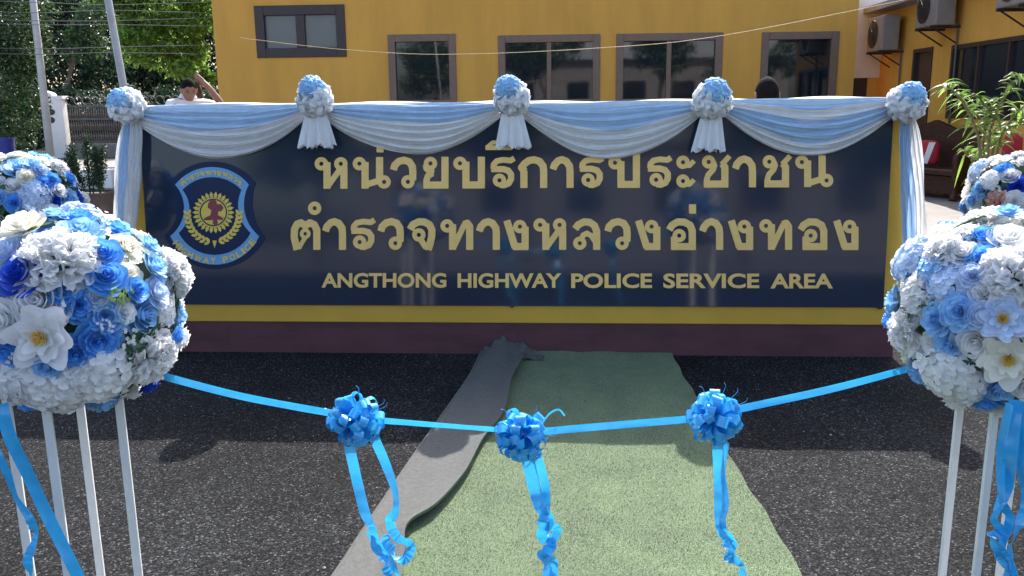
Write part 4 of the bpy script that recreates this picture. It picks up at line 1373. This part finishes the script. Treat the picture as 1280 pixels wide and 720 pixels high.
def cushion(c, size, mat, label, name="cushion", white=False):
    root = empty(name, c, label, "cushion")
    b = MB()
    def f(u, v):
        a_, bb = 2 * PI * u, PI * v
        x, y, z = math.sin(bb) * math.cos(a_), math.sin(bb) * math.sin(a_), -math.cos(bb)
        sg = lambda q, e: math.copysign(abs(q) ** e, q)
        return c + MC @ Vector((sg(x, .5) * size[0], y * size[1], sg(z, .5) * size[2]))
    b.grid(f, 24, 14).build("cover", mat, root)
    if white:
        b = MB()
        b.poly([c + MC @ Vector((x, -size[1] - .005, z)) for x, z in ((-.02, -.16), (.06, .17), (.16, .17), (.06, -.18))], q2 * -.004, q2 * 0)
        b.build("white_motif", M['white_wall'], root, smooth=False)
cushion(stp(.15, -.02, .70), (.21, .09, .20), M['red'], "red cushion with a white slanted mark, leaning on the wooden settee", white=True)
cushion(at(1216, 130, 16.0), (.30, .12, .26), M['red'], "plain red cushion seen through the bamboo leaves by the dark window")
cushion(at(1274, 185, 12.6), (.22, .12, .22), M['red'], "dark red cushion at the right edge of the picture above the flower ball")

# second dark settee box farther right is part of the furniture row
cb = at(1300, 205, 11.6); cb.z = 0
tb = empty("side_table", cb, "low dark wooden table at the right edge beside the settee", "table")
mb = MB().box(cb + Vector((0, 0, .72)), (1.5, .7, .06), MS, bev=.01); mb.build("table_top", M['wood'], tb, smooth=False)
for x, y in ((-.65, -.28), (.65, -.28), (.65, .28), (-.65, .28)):
    mb = MB().box(cb + MS @ Vector((x, y, .344)), (.07, .07, .688), MS, bev=.006); mb.build("leg", M['wood'], tb, smooth=False)
mb = MB().box(cb + MS @ Vector((0, .02, .5)), (1.2, .5, .25), MS, bev=.006); mb.build("drawer", M['wood'], tb, smooth=False)

# ================================================================== VEGETATION
def leaves(mb, centres, n, size, rr, droop=.3, aspect=.5, shell=.55, nrm_up=.4):
    """centres: list of (centre, (rx, ry, rz)) blobs; scatter leaf faces"""
    vol = [c[1][0] * c[1][1] * c[1][2] for c in centres]
    for _ in range(n):
        c, r = rr.choices(centres, [v ** .75 for v in vol])[0]
        d = Vector((rr.gauss(0, 1), rr.gauss(0, 1), rr.gauss(0, 1))).normalized()
        k = shell + (1.08 - shell) * rr.random() ** .7
        if rr.random() < .06: k *= 1.15
        p = Vector(c) + Vector((d.x * r[0], d.y * r[1], d.z * r[2])) * k
        nn = (d + Vector((rr.uniform(-1, 1), rr.uniform(-1, 1), rr.uniform(-.6, 1) + nrm_up))).normalized()
        ax = Matrix.Rotation(rr.uniform(0, 6.28), 3, nn) @ nn.orthogonal().normalized()
        ax = (ax + Vector((0, 0, -droop))).normalized()
        sd = nn.cross(ax).normalized()
        L = size * rr.uniform(.6, 1.3); W = L * aspect
        up = nn * L * .12
        mb.add([p, p + ax * L * .5 + sd * W * .5 + up, p + ax * L, p + ax * L * .5 - sd * W * .5 + up], [(0, 1, 2, 3)])
def tree(base, h_trunk, blobs, n, size, mat, label, group, seed, trunk_r=.18, cat="tree", name="tree", droop=.3, shell=.55, aspect=.5):
    rr = random.Random(seed)
    base = Vector(base)
    root = empty(name, base, label, cat, group)
    mb = MB()
    top = base + Vector((rr.uniform(-.2, .2), rr.uniform(-.2, .2), h_trunk))
    mb.tube(catmull([base, base + (top - base) * .5 + Vector((rr.uniform(-.1, .1), 0, 0)), top], 4), [trunk_r * (1 - .05 * k) for k in range(9)], 8)
    for c, r in blobs:
        mid = (top + Vector(c)) / 2 + Vector((0, 0, .3))
        mb.tube(catmull([top - Vector((0, 0, .3)), mid, Vector(c)], 4), [trunk_r * .5 * (1 - .1 * k) for k in range(9)], 6)
    mb.build("trunk", M['bark'], root)
    cl = []
    for c, r in blobs:                               # break each lobe into clumps
        cl.append((c, (r[0] * .75, r[1] * .75, r[2] * .75)))
        for _ in range(9):
            d = Vector((rr.gauss(0, 1), rr.gauss(0, 1), rr.gauss(0, 1))).normalized()
            cl.append((Vector(c) + Vector((d.x * r[0], d.y * r[1], d.z * r[2])) * .8, tuple(q * rr.uniform(.28, .45) for q in r)))
    mb = MB()
    leaves(mb, cl, n, size, rr, droop, aspect, shell)
    mb.build("crown", mat, root, smooth=False)
    return root
def blob(px, py, Y, rx, rz, ry=None): return (at(px, py, Y), (rx, ry or rx, rz))
def gpt(px, Y):
    p = at(px, 300, Y); p.z = 0
    return p
BGT = "dark trees behind the fence"
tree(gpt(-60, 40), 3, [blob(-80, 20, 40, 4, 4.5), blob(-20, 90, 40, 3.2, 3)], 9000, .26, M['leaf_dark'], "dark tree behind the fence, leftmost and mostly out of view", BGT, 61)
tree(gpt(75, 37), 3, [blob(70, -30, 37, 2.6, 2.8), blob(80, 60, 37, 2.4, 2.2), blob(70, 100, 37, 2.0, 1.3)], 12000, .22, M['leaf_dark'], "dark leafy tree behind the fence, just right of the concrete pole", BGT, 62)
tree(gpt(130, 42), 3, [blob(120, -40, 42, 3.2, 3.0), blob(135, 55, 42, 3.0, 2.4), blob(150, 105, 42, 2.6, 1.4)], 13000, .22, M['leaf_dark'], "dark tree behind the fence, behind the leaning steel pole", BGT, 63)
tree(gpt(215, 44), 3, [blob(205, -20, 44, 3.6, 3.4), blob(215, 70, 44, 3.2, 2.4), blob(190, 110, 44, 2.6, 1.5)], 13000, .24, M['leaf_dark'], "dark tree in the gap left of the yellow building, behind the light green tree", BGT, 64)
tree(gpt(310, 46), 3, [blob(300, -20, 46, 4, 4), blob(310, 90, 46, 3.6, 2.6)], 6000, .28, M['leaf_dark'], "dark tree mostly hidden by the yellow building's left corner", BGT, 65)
tree(gpt(112, 33), 2.6, [blob(108, 45, 33, .75, .75), blob(98, 62, 33, .6, .5), blob(120, 20, 33, .7, .6)], 1500, .20, M['leaf_mid'], "small mid green tree with sunlit leaves between the two poles", "trees by the fence", 66, .10)
tree(gpt(268, 22), 2.2, [blob(200, 8, 21.5, 1.05, .55), blob(168, 18, 21.5, .55, .35), blob(235, 25, 21.5, .75, .45), blob(195, 48, 21.5, .85, .45), blob(235, 60, 21.5, .6, .4), blob(180, 72, 21.5, .45, .28), blob(215, 84, 21.5, .45, .25), blob(250, -10, 21.5, .8, .6), blob(160, -15, 21.5, .9, .5)],
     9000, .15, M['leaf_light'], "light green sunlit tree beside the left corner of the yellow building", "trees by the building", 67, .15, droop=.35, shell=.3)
tree(gpt(252, 20.5), 1.3, [blob(248, 90, 20.5, .26, .16), blob(262, 99, 20.5, .18, .12), blob(232, 82, 20.5, .2, .12)], 520, .14, M['leaf_light'], "low bright yellow green sapling above the man in the white shirt", "trees by the building", 68, .03, cat="sapling", name="sapling", shell=.2)
tree(gpt(12, 19), .9, [blob(8, 20, 19, .95, 1.0), blob(-30, 60, 19, 1.0, 1.3), blob(25, 60, 19, .62, .7), blob(16, 105, 19, .72, .75), blob(22, 150, 19, .55, .5), blob(-10, 150, 19, .9, .6), blob(0, -30, 19, 1.1, .7)],
     15000, .105, M['leaf_gloss'], "dense glossy leaved tree at the left edge with foliage down to the ground", "trees by the fence", 69, .10, shell=.45)
sheet("grass_verge", -80, -4, 27.0, 120, 0.0, M['grass'])
for i, px in enumerate((20, 75, 125, 165, 215, 262)):
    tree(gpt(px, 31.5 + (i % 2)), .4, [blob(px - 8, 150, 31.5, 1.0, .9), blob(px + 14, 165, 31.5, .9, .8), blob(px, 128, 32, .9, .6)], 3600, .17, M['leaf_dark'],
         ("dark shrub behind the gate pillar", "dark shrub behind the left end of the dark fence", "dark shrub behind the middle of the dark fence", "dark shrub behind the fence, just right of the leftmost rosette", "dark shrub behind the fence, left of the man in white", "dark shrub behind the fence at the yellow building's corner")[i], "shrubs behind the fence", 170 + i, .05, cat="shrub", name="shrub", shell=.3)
# planter with cypress-like plants
pc = ground(117, 270)
pl = empty("planter", pc, "brown tapered planter with dark upright shrub stems, left of the sign", "planter")
mb = MB()
def pf(u, v):
    sides = [(-1, -1), (1, -1), (1, 1), (-1, 1), (-1, -1)]
    q = u * 4; i = min(3, int(q)); k = q - i
    x = sides[i][0] + (sides[i + 1][0] - sides[i][0]) * k; y = sides[i][1] + (sides[i + 1][1] - sides[i][1]) * k
    hw = .20 + .045 * v
    if v > .92: hw += .015
    return pc + Vector((x * hw, y * hw, v * .36))
mb.grid(pf, 16, 14)
mb.add([pc + Vector((x * .24, y * .24, .33)) for x, y in ((-1, -1), (1, -1), (1, 1), (-1, 1))], [(0, 1, 2, 3)])
mb.build("pot", M['pot'], pl, smooth=False)
rr = random.Random(5)
for k in range(7):
    x = pc + Vector((-.20 + .065 * k, rr.uniform(-.1, .1), .33))
    hh = rr.uniform(.55, .72) if k not in (3,) else .82
    top = x + Vector((rr.uniform(-.12, .12) + (k - 3) * .03, 0, hh))
    b = MB().tube([x, (x + top) / 2, top], [.012, .009, .004], 5)
    cl = [(x + (top - x) * q, (.06, .06, .09)) for q in (.2, .32, .45, .58, .7, .82, .95)]
    leaves(b, cl, 520, .055, rr, droop=-.5, aspect=.35, shell=.2)
    b.build("shrub_stem", M['leaf_dark'], pl, smooth=False)
# bamboo-like plant on the right
bc = at(1232, 300, 7.6); bc.z = 0
bm_ = empty("bamboo_plant", bc, "green bamboo like potted plant with long narrow leaves on the right, behind the flower ball", "plant")
mb = MB()
def potf(u, v):
    a = 2 * PI * u; r = .17 + .05 * v
    return bc + Vector((r * math.cos(a), r * math.sin(a), .36 * v))
mb.grid(potf, 24, 8); mb.add([bc + Vector((.21 * math.cos(2 * PI * k / 24), .21 * math.sin(2 * PI * k / 24), .33)) for k in range(24)], [tuple(range(24))])
mb.build("pot", M['pot'], bm_)
def Bp(x, y, dy=0): return at(x, y, 7.6 + dy)
paths = [[(1230, 250), (1226, 200), (1222, 168), (1208, 135), (1196, 118), (1180, 104)], [(1232, 250), (1234, 205), (1238, 165), (1248, 135), (1262, 112), (1275, 92)], [(1236, 250), (1244, 205), (1252, 170), (1264, 150), (1282, 130)],
         [(1228, 250), (1228, 190), (1232, 150), (1228, 128), (1215, 118)], [(1238, 250), (1240, 200), (1246, 175), (1262, 160), (1290, 150)], [(1226, 250), (1220, 215), (1214, 198), (1204, 188)]]
lf = MB()
for i, pth in enumerate(paths):
    rr = random.Random(70 + i)
    P = [bc + Vector((.03 * (i - 2.5), .02 * (i % 3 - 1), .33))] + [Bp(x, y, .06 * (i - 2.5)) for x, y in pth]
    C_ = catmull(P, 8)
    b = MB().tube(C_, [.015 * (1 - .7 * k / len(C_)) + .003 for k in range(len(C_))], 6)
    b.build("stem", M['stem'], bm_)
    for k, p in enumerate(C_):
        if p.z < 1.0 or k < 9: continue
        for q in range(2 if k > len(C_) * .5 else (k % 2)):
            d = Vector((rr.uniform(-1, 1), rr.uniform(-.7, .7), rr.uniform(-.25, .75))).normalized()
            L = rr.uniform(.11, .22); W = rr.uniform(.010, .017)
            sd = d.cross(Vector((rr.uniform(-.4, .4), rr.uniform(-1, .2), 1))).normalized()
            def f(u, v):
                qq = (u - .5) * 2
                wd = W * math.sin(PI * max(.02, min(.98, v ** .75)))
                return p + d * L * v + Vector((0, 0, -L * .55 * v * v)) + sd * qq * wd + sd.cross(d) * abs(qq) * wd * .35
            lf.grid(f, 2, 6)
lf.build("foliage", M['leaf_light'], bm_)

# ================================================================== FAR LEFT: FENCE, GATE, POLES, BIN
YFn = 28.0
def fx(px): return at(px, 150, YFn).x
x0, x1 = fx(86), fx(262)
fn_ = empty("fence", Vector(((x0 + x1) / 2, YFn, 0)), "long dark metal fence with scrolled top running behind the sign's left end", "fence")
mb = MB().box(((x0 + x1) / 2, YFn, .22), (x1 - x0, .18, .44)); mb.build("base_wall", M['concrete'], fn_, smooth=False)
ztop = at(100, 131, YFn).z
mb = MB()
for z in (.50, ztop - .45, ztop - .05): mb.box(((x0 + x1) / 2, YFn, z), (x1 - x0, .05, .06))
k = x0
while k < x1:
    mb.box((k, YFn - .002, (ztop + .46) / 2), (.022, .022, ztop - .48))
    k += .075
mb.build("bars", M['fence'], fn_, smooth=False)
mb = MB()
k = x0 + .1
while k < x1:
    c = Vector((k, YFn, ztop + .12))
    mb.tube([c + Vector((.13 * math.cos(t), 0, .13 * math.sin(t))) for t in [PI * 1.5 * q / 8 for q in range(9)]], .018, 5)
    k += .26
mb.build("scroll_top", M['fence'], fn_)
mb = MB()
for z in (1.0, 1.35, 1.7): mb.box(((x0 + x1) / 2, YFn + .06, z - .4), (x1 - x0, .02, .2))
mb.build("backing_boards", M['bark'], fn_, smooth=False)
gx0, gx1 = fx(58), fx(83)
gz = at(70, 124, YFn).z
gp = empty("gate_pillar", Vector(((gx0 + gx1) / 2, YFn, 0)), "pale grey gate pillar with arched top and dark openings beside the concrete pole", "gate pillar")
mb = MB()
mb.poly([Vector((gx0 + (gx1 - gx0) * u, YFn - .16, z)) for u, z in ((0, 0), (.72, 0), (.72, gz * .97), (.5, gz * 1.10), (.2, gz * 1.14), (0, gz * 1.06))], Vector((0, -.3, 0)), Vector((0, 0, 0)))
mb.box((gx1 - .08, YFn - .05, gz / 2), (.20, .3, gz)); mb.box((gx1 - .08, YFn - .05, gz + .05), (.3, .38, .1))
mb.build("pillar_body", M['white_wall'], gp, smooth=False)
mb = MB()
for py in (140, 150): 
    p = at(67, py, YFn)
    mb.sphere((p.x, YFn - .17, p.z), (.13, .02, .10), 14, 8)
mb.build("opening", M['black'], gp)
# sidewalk ledge (sunlit low wall) and rubble
l0, l1 = ground(58, 226), ground(84, 226)
lz = .42
lw = MB().box((at(70, 210, 17).x - 1.2, 17.2, .19), (4.6, .5, .38), bev=.02)
o = lw.build("low_wall", M['white_wall'], None, smooth=False, origin=(at(70, 210, 17).x - 1.2, 17.2, 0))
tag(o, "low sunlit white block wall behind the planter and left flower balls", "wall")
o2 = MB().box((at(200, 210, 17).x, 17.4, .19), (2.6, .4, .38), bev=.02).build("low_wall", M['concrete'], None, smooth=False, origin=(at(200, 210, 17).x, 17.4, 0))
tag(o2, "low grey block wall partly hidden behind the sign's left end", "wall")
rr = random.Random(9)
mb = MB()
for k in range(16):
    p = at(rr.uniform(30, 55), 182, 17.9 + rr.uniform(-.2, .3))
    z0 = .06 + rr.uniform(0, .42)
    s_ = rr.uniform(.06, .13)
    mb.sphere((p.x, p.y, z0 * 1.0), (s_, s_ * .9, s_ * .75), 8, 6, lambda d, kk=k: 1 + .35 * noise.noise(d * 2 + Vector((kk, 0, 0))))
o = mb.build("rubble", M['rock'], None, smooth=False, origin=(at(43, 182, 17.9).x, 17.9, 0)); tag(o, "heap of brown rubble at the foot of the concrete pole", "rubble", kind="stuff")
# concrete electric pole, steel pole, cables
pA = at(61, 188, 18.6)
px_top = at(35, -60, 18.6)
po = empty("utility_pole", Vector((pA.x, 18.6, 0)), "pale concrete utility pole behind the bushy tree on the left", "pole")
mb = MB(); 
P0, P1 = Vector((pA.x + .02, 18.6, 0)), Vector((px_top.x, 18.6, px_top.z + 1.2))
mb.tube([P0, P0.lerp(P1, .5), P1], [.085, .072, .06], 10); mb.build("shaft", M['pole'], po)
mb = MB(); xa = P0.lerp(P1, .86); mb.box(xa + Vector((0, -.13, 0)), (1.5, .07, .09)); mb.build("crossarm", M['fence'], po, smooth=False)
sA_, sB2 = at(155, 112, 8.2), at(133, -12, 8.2)
dq = (sA_ - sB2).normalized()
foot = sA_ + dq * ((sA_.z) / -dq.z)
sp = empty("steel_pole", Vector((foot.x, foot.y, 0)), "grey steel pole leaning left behind the leftmost rosette", "pole")
mb = MB(); top_ = sB2 - dq * 2.0
mb.tube([foot, sA_, sB2, top_], [.036, .034, .033, .030], 14); mb.build("shaft", M['steel'], sp)
mb = MB().box((foot.x, foot.y, .012), (.22, .22, .02)); mb.build("base_plate", M['steel'], sp, smooth=False)
for i, (ya, yb_, yc) in enumerate(((3, 6, 2), (16, 13, 17), (26, 26, 22), (31, 31, 33), (61, 59, 56), (68, 66, 68))):
    Yc = 18.3
    pts = [at(-60, ya - 3, Yc), at(48, ya, Yc), at(140, yb_, Yc + .5), at(275, yc, Yc + 1)]
    o = MB().tube(catmull(pts, 10), .0075, 5).build("power_cable", M['cable'], None, origin=tuple(pts[1]))
    nm = ("topmost", "second from the top", "third from the top", "fourth from the top", "fifth from the top", "lowest")[i]
    tag(o, f"thin power cable in front of the left trees, {nm} of the six", "cable", "power cables by the left trees")
pts = [at(300, 47, 12), at(322, 50, 12), at(430, 62, 12), at(560, 68, 12), at(750, 60, 12), at(900, 45, 12), at(1130, 0, 12), at(1200, -18, 12)]
o = MB().tube(catmull(pts, 10), .0036, 5).build("overhead_wire", M['cable_pale'], None, origin=tuple(pts[3])); tag(o, "pale sagging wire strung across the front of the yellow building", "wire")
# blue bin
bp2 = at(2, 185, 18.0); 
bn = empty("blue_bin", Vector((bp2.x, 18.0, 0)), "blue plastic bin at the left edge above the far flower ball", "bin")
zt = at(6, 172, 18.0).z
mb = MB()
mb.grid(lambda u, v: Vector((bp2.x + (.23 + .03 * v) * math.cos(2 * PI * u), 18.0 + (.23 + .03 * v) * math.sin(2 * PI * u), v * (zt - .06))), 28, 8); mb.build("bin_body", M['blue_plastic'], bn)
mb = MB().tube([Vector((bp2.x, 18.0, zt - .065)), Vector((bp2.x, 18.0, zt))], 0.275, 28); mb.build("lid", M['blue_plastic'], bn, smooth=False)

# ================================================================== PEOPLE
def skin_obj(name, chains, mat, parent, root_i=0, sub=2, extra=None):
    """chains: dict id -> (pos, radius), edges list; grown with a Skin modifier"""
    nodes, edges = chains
    ids = list(nodes)
    og = ORG[parent.name]
    me = bpy.data.meshes.new(name)
    me.from_pydata([tuple(Vector(nodes[i][0])) for i in ids], [(ids.index(a), ids.index(b)) for a, b in edges], [])
    o = bpy.data.objects.new(name, me)
    COL.objects.link(o)
    md = o.modifiers.new("skin", 'SKIN')
    for i, k in enumerate(ids):
        r = nodes[k][1]
        o.data.skin_vertices[0].data[i].radius = (r, r) if not isinstance(r, tuple) else r
        o.data.skin_vertices[0].data[i].use_root = (i == root_i)
    s2 = o.modifiers.new("sub", 'SUBSURF'); s2.levels = sub; s2.render_levels = sub
    dg = bpy.context.evaluated_depsgraph_get()
    m2 = bpy.data.meshes.new_from_object(o.evaluated_get(dg))
    V = [v.co.copy() for v in m2.vertices]; Fc = [tuple(p.vertices) for p in m2.polygons]
    bpy.data.objects.remove(o)
    mb = MB(); mb.add(V, Fc)
    if extra: extra(mb)
    ob = link_mesh(name, [v + og for v in mb.v], mb.f, mat, parent, True)
    if extra:
        rm = ob.modifiers.new("remesh", 'REMESH'); rm.mode = 'VOXEL'; rm.voxel_size = .011; rm.use_smooth_shade = True
    return ob
def person(base, yaw, label, shirt, trousers, head_tilt=0, arm_up=True, hoff=(0, 0)):
    root = empty("person", base, label, "person", rz=0)
    Rz = Matrix.Rotation(yaw, 3, 'Z')
    def W(p): return Rz @ Vector(p)              # local: x right of figure, -y front
    H = Vector((0, -.03, 1.62))
    N = {'pel': (W((0, 0, .95)), (.15, .11)), 'sp': (W((0, 0, 1.12)), (.14, .10)), 'ch': (W((0, 0, 1.32)), (.17, .11)), 'nk': (W((0, .0, 1.47)), .055), 'nk2': (W((0, -.015 + hoff[0] * .6, 1.53 + hoff[1] * .6)), .052), 'hd': (W((0, -.02 + hoff[0], 1.60 + hoff[1])), .06)}
    E = [('pel', 'sp'), ('sp', 'ch'), ('ch', 'nk'), ('nk', 'nk2'), ('nk2', 'hd')]
    for s, nm in ((-1, 'r'), (1, 'l')):
        up = arm_up and s == 1
        el = (.36, -.10, 1.37) if up else (s * .27, .02, 1.12)
        wr = (.20, -.10, 1.60) if up else (s * .28, -.08, .88)
        hd_ = (.13, -.09, 1.67) if up else (s * .27, -.10, .79)
        N['sh' + nm] = (W((s * .185, 0, 1.40)), .060); N['el' + nm] = (W(el), .048); N['wr' + nm] = (W(wr), .034); N['ha' + nm] = (W(hd_), (.040, .020))
        E += [('ch', 'sh' + nm), ('sh' + nm, 'el' + nm), ('el' + nm, 'wr' + nm), ('wr' + nm, 'ha' + nm)]
        a, b_ = Vector(wr), Vector(hd_)
        dv = (b_ - a).normalized(); sv = dv.cross(Vector((0, 1, 0))).normalized()
        for q in range(4):
            f0 = b_ + sv * (.017 * (q - 1.5)) + dv * .03
            tip = f0 + dv * (.055 - .008 * abs(q - 1.3)) + Vector((0, .018 if up else -.012, 0))
            N[f'f{nm}{q}'] = (W(f0), .010); N[f'g{nm}{q}'] = (W(tip), .008)
            E += [('ha' + nm, f'f{nm}{q}'), (f'f{nm}{q}', f'g{nm}{q}')]
        th0 = a + dv * .04 + sv * .035
        N['t' + nm] = (W(th0), .011); N['u' + nm] = (W(th0 + dv * .04 + sv * .015), .009)
        E += [('ha' + nm, 't' + nm), ('t' + nm, 'u' + nm)]
        N['hip' + nm] = (W((s * .10, 0, .90)), .095); N['kn' + nm] = (W((s * .11, -.02, .50)), .060); N['an' + nm] = (W((s * .11, .02, .09)), .040); N['to' + nm] = (W((s * .12, -.14, .03)), (.042, .028))
        E += [('pel', 'hip' + nm), ('hip' + nm, 'kn' + nm), ('kn' + nm, 'an' + nm), ('an' + nm, 'to' + nm)]
    def head(mb):
        c = Vector((0, -.025 + hoff[0], 1.655 + hoff[1]))
        def hf(d):
            k = 1.0
            if d.y < -.2 and d.z < 0: k *= 1 - .06 * abs(d.x)
            k *= 1 + .16 * math.exp(-((d.x / .13) ** 2 + ((d.z + .18) / .2) ** 2)) * (d.y < 0)      # nose
            k *= 1 - .07 * (math.exp(-(((abs(d.x) - .36) / .16) ** 2 + ((d.z - .06) / .12) ** 2))) * (d.y < 0)   # eye sockets
            k *= 1 + .05 * math.exp(-((d.x / .3) ** 2 + ((d.z + .52) / .08) ** 2)) * (d.y < 0)      # lips
            k *= 1 - .10 * (d.z < -.3) * min(1, (-.3 - d.z) * 2)
            return k
        m2 = MB().sphere((0, 0, 0), (.078, .098, .120), 32, 24, hf)
        Rt = Matrix.Rotation(head_tilt, 3, 'X')
        vv = [W(Rt @ v + c) for v in m2.v]
        mb.add(vv, m2.f)
        for s in (-1, 1):
            e = MB().sphere((s * .080, .012, -.005), (.014, .026, .034), 10, 8)
            mb.add([W(Rt @ v + c) for v in e.v], e.f)
    skin_obj("body", (N, E), M['skin'], root, extra=head)
    # hair cap
    c = Vector((0, -.025 + hoff[0], 1.655 + hoff[1])); Rt = Matrix.Rotation(head_tilt, 3, 'X')
    hb = MB()
    def hfn(u, v):
        a = 2 * PI * u
        front = .5 + .5 * math.cos(a + PI / 2)       # 1 at the front (-y)
        lim = 1.02 + (1 - front) * 1.05 + .06 * math.sin(7 * a)
        th = v * lim
        d = Vector((math.sin(th) * math.cos(a), math.sin(th) * math.sin(a), math.cos(th)))
        k = 1.085 + .02 * noise.noise(d * 9)
        return ORG[root.name] + W(Rt @ Vector((d.x * .078 * k, d.y * .098 * k + .004, d.z * .120 * k)) + c)
    hb.grid(hfn, 36, 14).build("hair", M['hair'], root)
    # eyes and brows
    for s in (-1, 1):
        for nm_, z, r in (("eye", .006, (.008, .005, .0035)), ("eyebrow", .026, (.015, .005, .0025))):
            e = MB().sphere((s * .030, -.089, z), r, 8, 6)
            e.v = [ORG[root.name] + W(Rt @ v + c) for v in e.v]
            e.build(nm_, M['hair'], root)
    # shirt
    T = {'a': (W((0, 0, .86)), (.185, .135)), 'b': (W((0, 0, 1.08)), (.175, .130)), 'c': (W((0, 0, 1.30)), (.205, .140)), 'd': (W((0, .0, 1.445)), (.085, .075))}
    TE = [('a', 'b'), ('b', 'c'), ('c', 'd')]
    for s, nm in ((-1, 'r'), (1, 'l')):
        el = Vector((.36, -.10, 1.37)) if (arm_up and s == 1) else Vector((s * .27, .02, 1.12))
        sh = Vector((s * .185, 0, 1.40))
        T['s' + nm] = (W(sh), .082); T['e' + nm] = (W(sh.lerp(el, .72)), .070)
        TE += [('c', 's' + nm), ('s' + nm, 'e' + nm)]
    skin_obj("shirt", (T, TE), shirt, root)
    cb_ = MB()
    cb_.grid(lambda u, v: ORG[root.name] + W((.078 * math.cos(2 * PI * u) * (1 + .25 * v), .070 * math.sin(2 * PI * u) * (1 + .25 * v), 1.525 - .05 * v - .02 * (math.sin(2 * PI * u) < -.8))), 24, 3)
    cb_.build("collar", shirt, root)
    Tn = {'p': (W((0, 0, .93)), (.165, .125))}
    TnE = []
    for s, nm in ((-1, 'r'), (1, 'l')):
        Tn['h' + nm] = (W((s * .10, 0, .85)), .11); Tn['k' + nm] = (W((s * .11, -.02, .50)), .078); Tn['n' + nm] = (W((s * .11, .01, .10)), .062)
        TnE += [('p', 'h' + nm), ('h' + nm, 'k' + nm), ('k' + nm, 'n' + nm)]
    skin_obj("trousers", (Tn, TnE), trousers, root)
    return root
pm_ = at(234, 113, 9.6)
mz = pm_.z - 1.560
person(Vector((pm_.x, 9.6, max(0, mz))), math.radians(30), "man in a white collared shirt with one hand raised to his head, behind the sign", M['shirt'], M['dark_cloth'], math.radians(20), True, (-.075, -.095))
p2 = at(962, 119, 6.2)
person(Vector((p2.x, 6.25, p2.z - 1.655)), math.radians(178), "dark haired person seen from behind the sign's top edge, only the head showing", M['dark_cloth'], M['dark_cloth'], 0, False)

# ================================================================== BEHIND THE CAMERA (seen mirrored in the glass and the panel)
RG_ = "trees mirrored in the windows"
for i, (x, y, h_) in enumerate(((-9, -16, 2.4), (-2.5, -19, 2.8), (4.5, -17, 2.6), (11, -20, 2.6))):
    rr = random.Random(90 + i)
    bl = [(Vector((x + rr.uniform(-1.6, 1.6), y + rr.uniform(-1, 1), h_ + 1.2 + rr.uniform(-.3, 1.8))), (1.7, 1.5, 1.2)) for _ in range(4)]
    tree((x, y, 0), h_, bl, 4500, .24, M['leaf_mid'], "spreading street tree across the road, mirrored in the window glass", RG_, 95 + i, .16)
hs = empty("house", (1, -32, 0), "grey house across the road, mirrored in the window glass", "house")
mb = MB().box((1, -32, 2.6), (26, 6, 5.2)); mb.build("wall", M['concrete'], hs, smooth=False)
mb = MB().poly([Vector((-12.6, z_y[0], z_y[1])) for z_y in ((-28.4, 5.2), (-32, 7.2), (-35.6, 5.2))], Vector((-27.2, 0, 0)), Vector((0, 0, 0))); mb.build("roof", M['roof'], hs, smooth=False)
for k in range(6):
    mb = MB().box((-9 + 4 * k, -28.97, 2.8), (1.6, .08, 1.5)); mb.build("window", M['glass'], hs, smooth=False)
